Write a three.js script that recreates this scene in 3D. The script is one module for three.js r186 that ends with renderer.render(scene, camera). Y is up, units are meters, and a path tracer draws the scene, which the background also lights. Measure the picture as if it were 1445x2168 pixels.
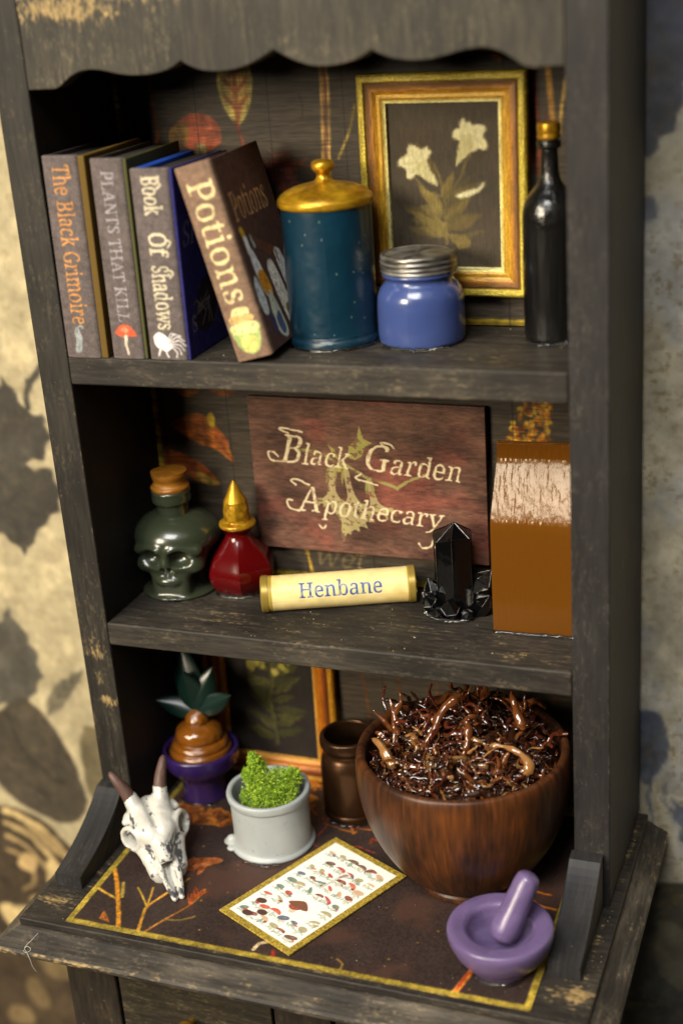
import * as THREE from 'three';
import { RoundedBoxGeometry } from 'three/addons/geometries/RoundedBoxGeometry.js';
import { MarchingCubes } from 'three/addons/objects/MarchingCubes.js';
import { mergeGeometries, mergeVertices } from 'three/addons/utils/BufferGeometryUtils.js';
import { RectAreaLightUniformsLib } from 'three/addons/lights/RectAreaLightUniformsLib.js';

// A dolls' house hutch photographed close up. Everything below is written in
// centimetres; the last lines of the script turn it all into metres.
const CM = 0.01;
const scene = new THREE.Scene();
scene.background = new THREE.Color(0x000000);

// ---------------------------------------------------------------- camera
const camera = new THREE.PerspectiveCamera(40.229, 682 / 1024, 0.01, 4);
camera.position.set(11.963 * CM, 14.366 * CM, 18.5 * CM);
camera.rotation.set(-0.374, 0.385, -0.076, 'YXZ');
camera.focus = 0.2285;
camera.userData.fStop = 11.5;

// ---------------------------------------------------------------- lights
const renderer = new THREE.WebGLRenderer({ antialias: true });
renderer.setSize(682, 1024);
renderer.toneMapping = THREE.LinearToneMapping;
renderer.toneMappingExposure = 1.0;
renderer.shadowMap.enabled = true;
RectAreaLightUniformsLib.init();
function areaLight(name, color, intensity, w, h, az, el, dist, target) {   // sizes in cm
  const l = new THREE.RectAreaLight(color, intensity, w * CM, h * CM);
  l.name = name;
  const a = az * Math.PI / 180, e = el * Math.PI / 180, t = new THREE.Vector3(...target).multiplyScalar(CM);
  l.position.set(t.x + Math.sin(a) * Math.cos(e) * dist * CM, t.y + Math.sin(e) * dist * CM, t.z + Math.cos(a) * Math.cos(e) * dist * CM);
  l.lookAt(t);
  scene.add(l);
  return l;
}
areaLight('warm_lamp', new THREE.Color(1.0, 0.87, 0.66), 38, 25, 25, -27, 20, 75, [4, 6, 0]);
areaLight('cool_window', new THREE.Color(1.0, 0.985, 0.95), 20, 36, 28, -3, 48, 80, [4, 6, 0]);
areaLight('added_fill', new THREE.Color(1.0, 0.93, 0.82), 0.7, 160, 160, 10, 70, 120, [4, 6, 0]);  // added dim overhead fill for room bounce, no actual lamp

// ---------------------------------------------------------------- helpers
let seed = 7;
const rnd = () => { seed = (seed * 1664525 + 1013904223) >>> 0; return seed / 4294967296; };
const rr = (a, b) => a + (b - a) * rnd();
const V = (x, y, z) => new THREE.Vector3(x, y, z);
const clamp = (x, a = 0, b = 1) => Math.min(b, Math.max(a, x));
const mix = (a, b, t) => a + (b - a) * t;
const mix3 = (a, b, t) => [mix(a[0], b[0], t), mix(a[1], b[1], t), mix(a[2], b[2], t)];
const smooth = (a, b, x) => { const t = clamp((x - a) / (b - a)); return t * t * (3 - 2 * t); };
function hash(x, y, z = 0) {
  let h = Math.imul(x | 0, 374761393) ^ Math.imul(y | 0, 668265263) ^ Math.imul(z | 0, 2147483647 ^ 97531);
  h = Math.imul(h ^ (h >>> 13), 1274126177); h ^= h >>> 16;
  return (h >>> 0) / 4294967296;
}
function noise(x, y, s = 0) {
  const i = Math.floor(x), j = Math.floor(y), f = x - i, g = y - j, u = f * f * (3 - 2 * f), v = g * g * (3 - 2 * g);
  return mix(mix(hash(i, j, s), hash(i + 1, j, s), u), mix(hash(i, j + 1, s), hash(i + 1, j + 1, s), u), v);
}
function fbm(x, y, s = 0, n = 4) { let a = 0, w = 0.5, t = 0; for (let i = 0; i < n; i++) { a += w * noise(x, y, s + i * 17); t += w; x *= 2.03; y *= 2.03; w *= 0.5; } return a / t; }
function noise3(x, y, z, s = 0) {
  const k = Math.floor(z), f = z - k, u = f * f * (3 - 2 * f);
  return mix(noise(x, y, s + k * 57), noise(x, y, s + (k + 1) * 57), u);
}
const fbm3 = (x, y, z, s = 0) => (noise3(x, y, z, s) * 4 + noise3(x * 2.1, y * 2.1, z * 2.1, s + 5) * 2 + noise3(x * 4.3, y * 4.3, z * 4.3, s + 11)) / 7;

function dataTex(w, h, fn, srgb = true) {   // fn(px, py) with py counted from the bottom, colours 0..255
  const d = new Uint8Array(w * h * 4);
  for (let y = 0; y < h; y++) for (let x = 0; x < w; x++) {
    const c = fn(x, y), o = (y * w + x) * 4;
    if (typeof c === 'number') d[o] = d[o + 1] = d[o + 2] = clamp(c, 0, 255); else { d[o] = clamp(c[0], 0, 255); d[o + 1] = clamp(c[1], 0, 255); d[o + 2] = clamp(c[2], 0, 255); }
    d[o + 3] = 255;
  }
  const t = new THREE.DataTexture(d, w, h);
  t.magFilter = THREE.LinearFilter; t.minFilter = THREE.LinearFilter;
  t.wrapS = t.wrapT = THREE.MirroredRepeatWrapping;
  if (srgb) t.colorSpace = THREE.SRGBColorSpace;
  t.needsUpdate = true;
  return t;
}
// a print: drawn on a canvas in centimetres (y up), then grained. warp = [amount in cm, frequency] makes outlines
// uneven as ink on paper; soft = canvas pixels per cm, lower for prints without hard edges
function print(w, h, ppc, draw, grain, warp, soft = ppc) {
  const c = document.createElement('canvas'); c.width = Math.round(w * soft); c.height = Math.round(h * soft);
  const g = c.getContext('2d'), W0 = Math.round(w * ppc), H0 = Math.round(h * ppc);
  g.save(); g.scale(soft, soft); g.translate(0, h); g.scale(1, -1); draw(g); g.restore();
  const src = g.getImageData(0, 0, c.width, c.height).data;
  return dataTex(W0, H0, (x, y) => {
    const u = (x + 0.5) / ppc, v = (y + 0.5) / ppc; let U = u, T = v;
    if (warp) { const [amt, fr] = warp; U += amt * ((fbm(u * fr, v * fr, 900, 3) - 0.5) * 2 + 0.5 * (noise(u * fr * 5, v * fr * 5, 903) - 0.5)); T += amt * ((fbm(u * fr, v * fr, 950, 3) - 0.5) * 2 + 0.5 * (noise(u * fr * 5, v * fr * 5, 953) - 0.5)); }
    const X = clamp(U * soft - 0.5, 0, c.width - 1.001), Y = clamp((h - T) * soft - 0.5, 0, c.height - 1.001), xi = Math.floor(X), yi = Math.floor(Y), fx = X - xi, fy = Y - yi, o = (yi * c.width + xi) * 4, o2 = o + c.width * 4, p = [0, 1, 2].map((k) => mix(mix(src[o + k], src[o + 4 + k], fx), mix(src[o2 + k], src[o2 + 4 + k], fx), fy));
    return grain ? grain(p, x / ppc, y / ppc) : p;
  });
}
const smudge = dataTex(256, 256, (x, y) => 120 + 135 * fbm(x / 34, y / 34, 801, 5), false);   // uneven gloss: handling marks, dust
function label2d(g, text, x, y, size, { font = 'serif', style = '', rot = 0, sx = 1, align = 'left', color, fit, edge } = {}) {   // text in a y-up context
  g.save(); g.translate(x, y); g.rotate(rot); g.font = style + ' 100px ' + font; if (fit) sx = fit / (g.measureText(text).width * size / 100);
  g.scale(sx, -1); g.scale(size / 100, size / 100); g.textAlign = align; g.textBaseline = 'alphabetic'; if (color) g.fillStyle = color;
  g.fillText(text, 0, 0); if (edge) { g.lineWidth = edge; g.strokeStyle = color; g.strokeText(text, 0, 0); } g.restore();
}
const rgb = (c, a = 1) => `rgba(${c[0]},${c[1]},${c[2]},${a})`;
function path(g, pts, close = false) {   // a smooth line through points
  g.beginPath();
  const n = pts.length, P = (i) => close ? pts[(i + n) % n] : pts[clamp(i, 0, n - 1)];
  g.moveTo(...pts[0]);
  for (let i = 0; i < (close ? n : n - 1); i++) {
    const a = P(i - 1), b = P(i), c = P(i + 1), d = P(i + 2);
    g.bezierCurveTo(b[0] + (c[0] - a[0]) / 6, b[1] + (c[1] - a[1]) / 6, c[0] - (d[0] - b[0]) / 6, c[1] - (d[1] - b[1]) / 6, c[0], c[1]);
  }
  if (close) g.closePath();
}
function poly(g, pts) { g.beginPath(); pts.forEach((p, i) => (i ? g.lineTo(...p) : g.moveTo(...p))); g.closePath(); g.fill(); }
function stroke(g, pts, w, col) { path(g, pts); g.lineWidth = w; g.strokeStyle = col; g.lineCap = 'round'; g.lineJoin = 'round'; g.stroke(); }
function blob(g, pts, col) { path(g, pts, true); g.fillStyle = col; g.fill(); }
function leaf2d(g, x, y, len, wid, ang, col, vein) {
  g.save(); g.translate(x, y); g.rotate(ang);
  g.beginPath(); g.moveTo(0, 0); g.quadraticCurveTo(len * 0.35, wid, len, 0); g.quadraticCurveTo(len * 0.35, -wid, 0, 0); g.fillStyle = col; g.fill();
  if (vein) { g.lineWidth = wid * 0.1; g.strokeStyle = vein; g.beginPath(); g.moveTo(0, 0); g.lineTo(len, 0); for (let i = 1; i < 5; i++) { const t = i / 6 * len; g.moveTo(t, 0); g.lineTo(t + len * 0.15, wid * 0.35); g.moveTo(t, 0); g.lineTo(t + len * 0.15, -wid * 0.35); } g.stroke(); }
  g.restore();
}

const counts = {};
function numbered(n) { counts[n] = (counts[n] ?? -1) + 1; return counts[n] ? n + '_' + String(counts[n]).padStart(3, '0') : n; }
function thing(name, label, category, pos = [0, 0, 0], turn = 0, group) {
  const o = new THREE.Group(); o.name = numbered(name); o.position.set(...pos); o.rotation.y = turn;
  o.userData = { label, category }; if (group) o.userData.group = group;
  scene.add(o); return o;
}
function tag(o, label, category, group) { Object.assign(o.userData, { label, category }); if (group) o.userData.group = group; return o; }
function part(name, geo, mat, parent) {
  const m = new THREE.Mesh(geo, mat); m.name = parent ? name : numbered(name); m.castShadow = m.receiveShadow = true;
  (parent || scene).add(m); return m;
}
const std = (o) => new THREE.MeshPhysicalMaterial(o);
const lin = (r, g, b) => new THREE.Color().setRGB(r / 255, g / 255, b / 255, THREE.SRGBColorSpace);

function box(w, h, d, x = 0, y = 0, z = 0, r = 0.03) {   // centred at x, z; standing on y
  const g = new RoundedBoxGeometry(w, h, d, 2, Math.min(r, w / 2.01, h / 2.01, d / 2.01)); g.translate(x, y + h / 2, z); return g;
}
// planar texture coordinates, chosen face by face: fn(axis, x, y, z) gives [u, v]
function planar(geo, fn) {
  const g = geo.index ? geo.toNonIndexed() : geo, p = g.attributes.position, uv = new Float32Array(p.count * 2);
  const a = V(), b = V(), c = V(), n = V();
  for (let i = 0; i < p.count; i += 3) {
    a.fromBufferAttribute(p, i); b.fromBufferAttribute(p, i + 1); c.fromBufferAttribute(p, i + 2);
    n.copy(b).sub(a).cross(c.clone().sub(a));
    const ax = Math.abs(n.x), ay = Math.abs(n.y), az = Math.abs(n.z), k = ax >= ay && ax >= az ? 'x' : ay >= az ? 'y' : 'z';
    [a, b, c].forEach((q, j) => { const t = fn(k, q.x, q.y, q.z, n); uv[(i + j) * 2] = t[0]; uv[(i + j) * 2 + 1] = t[1]; });
  }
  g.setAttribute('uv', new THREE.BufferAttribute(uv, 2)); return g;
}
function spline(pts, n = 60) {   // a smooth profile through [r, h] points; a point given twice makes a corner
  const out = []; let run = [pts[0]];
  const flush = () => {
    if (run.length < 2) return;
    const c = new THREE.CatmullRomCurve3(run.map((p) => V(p[0], p[1], 0)), false, 'centripetal');
    const m = Math.max(2, Math.round(n * run.length / pts.length));
    for (const q of run.length === 2 ? run.map((p) => V(p[0], p[1], 0)) : c.getPoints(m)) out.push(new THREE.Vector2(Math.max(0.0001, q.x), q.y));
  };
  for (let i = 1; i < pts.length; i++) {
    if (pts[i][0] === pts[i - 1][0] && pts[i][1] === pts[i - 1][1]) { flush(); run = [pts[i]]; } else run.push(pts[i]);
  }
  flush(); return out;
}
function lathe(pts, segs = 72, n = 60) { return new THREE.LatheGeometry(spline(pts, n), segs); }
function tube(pts, r0, r1 = r0, segs = 16, rad = 8) {   // a tapered tube with closed ends
  const c = new THREE.CatmullRomCurve3(pts), g = new THREE.TubeGeometry(c, segs, 1, rad, false), p = g.attributes.position;
  for (let i = 0; i <= segs; i++) {
    const o = c.getPointAt(i / segs), r = (typeof r0 === 'function' ? r0(i / segs) : mix(r0, r1, i / segs));
    for (let j = 0; j <= rad; j++) { const k = i * (rad + 1) + j, q = V().fromBufferAttribute(p, k).sub(o).multiplyScalar(i === 0 || i === segs ? r * 0.55 : r).add(o); p.setXYZ(k, q.x, q.y, q.z); }
  }
  g.computeVertexNormals(); return g;
}
function displace(geo, amt, freq, s = 1) {
  const p = geo.attributes.position, n = geo.attributes.normal;
  for (let i = 0; i < p.count; i++) {
    const x = p.getX(i), y = p.getY(i), z = p.getZ(i), d = (fbm3(x * freq + 31, y * freq + 17, z * freq + 9, s) - 0.5) * 2 * amt;
    p.setXYZ(i, x + n.getX(i) * d, y + n.getY(i) * d, z + n.getZ(i) * d);
  }
  geo.computeVertexNormals(); return geo;
}
// signed distances
const sdSph = (p, c, r) => Math.hypot(p[0] - c[0], p[1] - c[1], p[2] - c[2]) - r;
const sdEll = (p, c, r) => { const x = (p[0] - c[0]) / r[0], y = (p[1] - c[1]) / r[1], z = (p[2] - c[2]) / r[2], k = Math.hypot(x, y, z), k2 = Math.hypot(x / r[0], y / r[1], z / r[2]); return k2 < 1e-6 ? -Math.min(...r) : k * (k - 1) / k2; };
const sdCone = (p, a, b, ra, rb) => { const d = [b[0] - a[0], b[1] - a[1], b[2] - a[2]], q = [p[0] - a[0], p[1] - a[1], p[2] - a[2]]; const t = clamp((q[0] * d[0] + q[1] * d[1] + q[2] * d[2]) / (d[0] * d[0] + d[1] * d[1] + d[2] * d[2])); return Math.hypot(q[0] - d[0] * t, q[1] - d[1] * t, q[2] - d[2] * t) - mix(ra, rb, t); };
const sdBox = (p, c, h, r) => { const x = Math.abs(p[0] - c[0]) - h[0] + r, y = Math.abs(p[1] - c[1]) - h[1] + r, z = Math.abs(p[2] - c[2]) - h[2] + r; return Math.hypot(Math.max(x, 0), Math.max(y, 0), Math.max(z, 0)) + Math.min(Math.max(x, y, z), 0) - r; };
const sdTorus = (p, c, n, R, r) => { const q = [p[0] - c[0], p[1] - c[1], p[2] - c[2]], h = q[0] * n[0] + q[1] * n[1] + q[2] * n[2], w = Math.sqrt(Math.max(0, q[0] * q[0] + q[1] * q[1] + q[2] * q[2] - h * h)); return Math.hypot(w - R, h) - r; };
const smin = (a, b, k) => { const h = clamp(0.5 + 0.5 * (b - a) / k); return mix(b, a, h) - k * h * (1 - h); };
const smax = (a, b, k) => -smin(-a, -b, k);
function sdfMesh(fn, c, half, res) {
  const mc = new MarchingCubes(res, undefined, false, false, 260000), s = mc.size, hs = mc.halfsize;
  mc.isolation = 0;
  for (let k = 0; k < s; k++) for (let j = 0; j < s; j++) for (let i = 0; i < s; i++)
    mc.field[i + j * s + k * s * s] = -fn([c[0] + (i - hs) / hs * half, c[1] + (j - hs) / hs * half, c[2] + (k - hs) / hs * half]) * 100;
  mc.update();
  let g = new THREE.BufferGeometry();
  g.setAttribute('position', new THREE.BufferAttribute(mc.positionArray.slice(0, mc.count * 3), 3));
  g = mergeVertices(g, 1e-5);
  const p = g.attributes.position;
  for (let i = 0; i < p.count; i++) p.setXYZ(i, c[0] + p.getX(i) * half, c[1] + p.getY(i) * half, c[2] + p.getZ(i) * half);
  g.computeVertexNormals();
  return g;
}

// ================================================================ dimensions of the hutch (cm)
const W = 8, SW = 0.568, S1 = 8.862, S1B = 8.402, S2 = 4.174, S2B = 3.755, D = 2.467, DO = 2.824, TOP = 17;
const XL = -SW, XR = W + SW;

// ---------------------------------------------------------------- wood stained black and worn back to bare wood
const WEAR = [150, 126, 84];
function woodTex(w, h, { along = 'u', s = 1, wear = [], dark = [37, 33, 28], light = [66, 58, 46], dry = 0.5, ppc = 64, plain = 1e9 }) {
  const field = (x, y) => { let f = 0; for (const [cx, cy, rx, ry, a] of wear) { const d = ((x - cx) / rx) ** 2 + ((y - cy) / ry) ** 2; f = Math.max(f, a * Math.exp(-d)); } return f; };
  dark = dark.map((v, i) => v * 0.74 * [0.98, 1, 1.07][i]); light = light.map((v, i) => v * 0.86 * [0.98, 1, 1.07][i]);
  return dataTex(Math.round(w * ppc), Math.round(h * ppc), (px, py) => {
    const x = px / ppc, y = py / ppc, a = along === 'u' ? x : y, b = along === 'u' ? y : x;
    const streak = fbm(a * 1.9 + 3, b * 18, s, 4) * 0.7 + fbm(a * 0.5, b * 9, s + 90, 3) * 0.3, fine = noise(a * 5, b * 46, s + 3), cloud = fbm(x * 0.8, y * 0.8, s + 9, 3), pore = noise(a * 3.2, b * 60, s + 21);
    let c = mix3(dark, light, clamp((streak - 0.5) * 1.2 + 0.4 + (fine - 0.5) * 0.35 + (cloud - 0.5) * 1.3 * dry));
    const brush = noise(a * 8, b * 26, s + 51) * 0.45 + noise(a * 20, b * 42, s + 53) * 0.55, patch = fbm(x * 2.2, y * 2.2, s + 55, 3);
    c = mix3(c, [c[0] * 1.55 + 8, c[1] * 1.52 + 7, c[2] * 1.42 + 4], smooth(0.45, 0.85, brush) * smooth(0.25, 0.75, patch) * 0.8);
    const wv = field(x, y) + (streak - 0.5) * 0.6 + (brush - 0.5) * 0.75 + (fbm(x * 6, y * 6, s + 33, 3) - 0.5) * 0.5;
    const t = smooth(0.4, 0.95, wv);
    c = mix3(c, [WEAR[0] * (0.7 + 0.5 * brush), WEAR[1] * (0.7 + 0.5 * brush), WEAR[2] * (0.68 + 0.5 * brush)], t * 0.95);
    if (pore > 0.93) c = mix3(c, [22, 19, 16], 0.35);
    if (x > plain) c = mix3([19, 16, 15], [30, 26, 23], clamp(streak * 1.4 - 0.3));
    const speck = hash(px, py, s + 71); if (speck > 0.9985) c = mix3(c, [120, 112, 98], 0.6);
    return c;
  });
}
function wood(w, h, opt) {
  const map = woodTex(w, h, opt);
  return std({ map, bumpMap: map, bumpScale: opt.bump ?? 0.00012, roughness: opt.rough ?? 0.6, specularIntensity: 0.55 });
}

// ---------------------------------------------------------------- the wall behind, papered
const WX0 = -13, WX1 = 15, WY0 = -12, WY1 = 19, WZ = -3.1;
{
  const paper = print(WX1 - WX0, WY1 - WY0, 34, (g) => {
    g.translate(-WX0, -WY0);
    g.fillStyle = rgb([174, 160, 126]); g.fillRect(WX0, WY0, 40, 40);
    const G1 = [64, 60, 53], G2 = [80, 76, 67], DK = [46, 42, 37], CR = [200, 176, 124];
    const tree = (pts, col) => blob(g, pts, rgb(col));
    const toothed = (pts, col) => {   // an outline with a serrated edge
      const out = [];
      pts.forEach((p, i) => { const q = pts[(i + 1) % pts.length], L = Math.hypot(q[0] - p[0], q[1] - p[1]), n = Math.max(1, Math.round(L / 0.22)); for (let k = 0; k < n; k++) { const t = k / n, o = (k % 2 ? 0.07 : -0.02); out.push([mix(p[0], q[0], t) + (q[1] - p[1]) / L * o, mix(p[1], q[1], t) - (q[0] - p[0]) / L * o]); } });
      g.fillStyle = rgb(col); poly(g, out);
    };
    // left: a sprig of large leaves
    stroke(g, [[-3.0, 6.9], [-2.9, 7.4], [-2.45, 8.0], [-2.0, 9.4], [-2.4, 11.5]], 0.13, rgb(G1));
    stroke(g, [[-3.2, 10.2], [-3.0, 11.4], [-2.8, 12.6]], 0.05, rgb([140, 124, 90]));
    toothed([[-4.6, 7.1], [-3.7, 7.2], [-3.5, 7.5], [-3.2, 7.2], [-3.05, 6.85], [-2.7, 6.7], [-2.6, 6.3], [-2.9, 5.9], [-3.3, 5.75], [-2.75, 5.65], [-2.55, 5.2], [-2.72, 4.8], [-3.1, 4.5], [-3.65, 3.8], [-3.95, 4.1], [-4.7, 4.4]], G1);
    toothed([[-4.26, 2.6], [-3.98, 2.0], [-3.75, 1.5], [-3.7, 1.0], [-4.2, 0.3], [-5.0, 0.2], [-5.2, 1.5], [-4.7, 2.1]], G2);
    leaf2d(g, -3.8, 0.15, 1.6, 0.42, 0.85, rgb([112, 104, 84]), rgb([84, 78, 66]));
    blob(g, [[-4.2, 0.4], [-3.6, -0.3], [-3.15, -1.6], [-3.4, -2.4], [-4.2, -2.5], [-5.2, -2.0], [-5.5, -0.8], [-4.9, 0.1]], rgb([70, 63, 52]));
    blob(g, [[-2.9, 0.0], [-2.4, -0.2], [-2.3, -1.4], [-3.0, -1.8], [-3.1, -0.8]], rgb([104, 94, 70]));
    stroke(g, [[-4.8, 0.0], [-4.5, -0.9], [-4.0, -1.4], [-3.6, -1.5]], 0.05, rgb(DK));
    stroke(g, [[-5.3, -0.9], [-4.8, -1.5], [-4.2, -1.9]], 0.05, rgb(DK));
    // a full rose
    blob(g, [[-6.4, -2.5], [-5.4, -2.35], [-4.6, -2.5], [-3.9, -3.0], [-3.3, -3.9], [-3.6, -4.8], [-4.6, -5.5], [-6.2, -5.9]], rgb([64, 54, 42]));
    const petals = [[-5.3, -3.9, 1.5], [-5.35, -3.95, 1.2], [-5.4, -4.0, 0.9], [-5.45, -4.05, 0.6]];
    petals.forEach(([x, y, r], i) => { g.beginPath(); g.ellipse(x, y, r * 1.1, r * 0.9, -0.5, -0.7, 2.0); g.lineWidth = 0.16 - i * 0.02; g.strokeStyle = rgb(mix3([196, 170, 118], [128, 104, 70], i / 4)); g.stroke(); });
    blob(g, [[-4.4, -3.6], [-4.05, -3.9], [-4.1, -4.6], [-4.5, -4.3]], rgb(CR));
    blob(g, [[-4.9, -2.75], [-4.1, -3.0], [-3.9, -3.5], [-4.5, -3.1]], rgb([150, 128, 88]));
    blob(g, [[-5.9, -5.1], [-4.8, -5.0], [-4.2, -4.75], [-4.4, -5.3], [-5.6, -5.7]], rgb(CR));
    blob(g, [[-5.0, -3.5], [-4.7, -3.6], [-4.8, -4.0], [-5.2, -3.9]], rgb([190, 160, 110]));
    // darker brown area low on the left, with lighter ovals
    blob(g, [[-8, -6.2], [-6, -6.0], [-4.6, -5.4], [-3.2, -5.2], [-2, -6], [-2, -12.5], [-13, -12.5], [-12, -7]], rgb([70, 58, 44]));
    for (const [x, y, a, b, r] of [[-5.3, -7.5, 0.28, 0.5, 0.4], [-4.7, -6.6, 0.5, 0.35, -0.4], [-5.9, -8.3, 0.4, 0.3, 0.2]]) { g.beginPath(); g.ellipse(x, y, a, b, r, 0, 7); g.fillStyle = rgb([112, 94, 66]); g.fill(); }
    // more of the pattern to the far left and behind
    for (let i = 0; i < 46; i++) { const x = WX0 + hash(i, 1, 5) * 28, y = WY0 + 8 + hash(i, 2, 5) * 23; if (x > -5.6 && x < 10) continue; leaf2d(g, x, y, 1.2 + hash(i, 3) * 1.4, 0.6 + hash(i, 5) * 0.4, hash(i, 4) * 6.3, rgb([G1, G2, DK][i % 3]), rgb(DK)); }
    // right: greyer ground with blue grey leaves
    const gr = g.createLinearGradient(6, 0, 7.5, 0); gr.addColorStop(0, 'rgba(182,173,150,0)'); gr.addColorStop(1, 'rgba(182,173,150,1)'); g.fillStyle = gr; g.fillRect(6, WY0, 12, 32);
    const BL = [90, 93, 100];
    blob(g, [[8.3, 1.75], [8.65, 1.85], [8.9, 1.75], [9.05, 1.4], [8.97, 0.95], [8.75, 0.5], [8.6, 0.35], [8.3, 0.8]], rgb(BL));
    stroke(g, [[8.72, 0.5], [8.68, 0.1], [8.75, -0.3], [8.7, -0.9]], 0.07, rgb(BL));
    stroke(g, [[8.7, 1.6], [8.75, 1.0], [8.7, 0.5]], 0.02, rgb([58, 60, 66]));
    toothed([[9.1, 0.2], [9.3, 0.05], [9.7, 0.2], [10.0, -0.4], [9.7, -1.0], [9.35, -1.0], [9.2, -0.7], [9.15, -0.2]], BL);
    stroke(g, [[9.02, 0.45], [9.0, 0.2], [9.15, -0.1]], 0.06, rgb(BL));
    toothed([[8.3, 14.5], [9.3, 14.3], [9.2, 12.6], [8.95, 11.7], [8.55, 11.3], [8.3, 11.5]], [86, 86, 88]);
    toothed([[8.3, 10.9], [8.65, 10.7], [8.75, 10.4], [8.3, 10.0]], [110, 108, 106]);
    blob(g, [[8.2, -1.9], [8.9, -1.7], [9.6, -1.6], [10.5, -2], [11, -6], [10, -9], [7, -9], [7.6, -4]], rgb([74, 72, 62]));  // shadow beside and below the table top, painted into the paper
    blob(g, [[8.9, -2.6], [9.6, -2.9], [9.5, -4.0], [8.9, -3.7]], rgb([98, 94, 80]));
  }, (p, x, y) => {
    const X = x + WX0, m = fbm(x * 1.4, y * 1.4, 40, 4), f = fbm(x * 7, y * 7, 44, 3), right = smooth(6.4, 7.6, X);
    let k = 0.86 + 0.2 * m + 0.18 * (f - 0.5); if (p[0] < 150) k *= 0.84 + 0.4 * fbm(x * 1.6 + 7, y * 1.6, 47, 4); const c = [p[0] * k, p[1] * k, p[2] * k];
    const rust = smooth(0.5, 0.8, fbm(x * 11 + 9, y * 11, 51, 4)) * smooth(0.35, 0.65, fbm(x * 1.6, y * 1.6, 53, 3)) * right + 0.25 * smooth(0.55, 0.75, fbm(x * 8, y * 8, 59, 3));
    const pale = smooth(0.45, 0.8, fbm(x * 3.1, y * 2.4, 57, 4));
    let q = mix3(c, [118, 98, 62], rust * 0.55); q = mix3(q, [q[0] * 1.14, q[1] * 1.14, q[2] * 1.13], pale); if (right > 0) { const bl = smooth(0.48, 0.72, fbm(x * 1.3 + 3, y * 0.9, 58, 4)) * right; q = mix3(q, [q[0] * 0.97, q[1] * 1.0, q[2] * 1.09], bl); }
    return q;
  }, [0.08, 1.5], 19);
  const m = std({ map: paper, roughness: 0.85, specularIntensity: 0.3 });
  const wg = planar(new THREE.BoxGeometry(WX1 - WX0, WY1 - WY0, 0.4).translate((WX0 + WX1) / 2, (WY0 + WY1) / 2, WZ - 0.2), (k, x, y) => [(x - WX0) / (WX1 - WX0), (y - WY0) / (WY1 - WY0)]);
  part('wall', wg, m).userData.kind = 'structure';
  const fg = planar(new THREE.BoxGeometry(28, 0.4, 34).translate(1, -12.2, 13.9), (k, x, y, z) => [x / 12, z / 6]);
  part('floor', fg, wood(12, 6, { s: 401, dark: [48, 40, 32], light: [72, 60, 46] })).userData.kind = 'structure';
}

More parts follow.
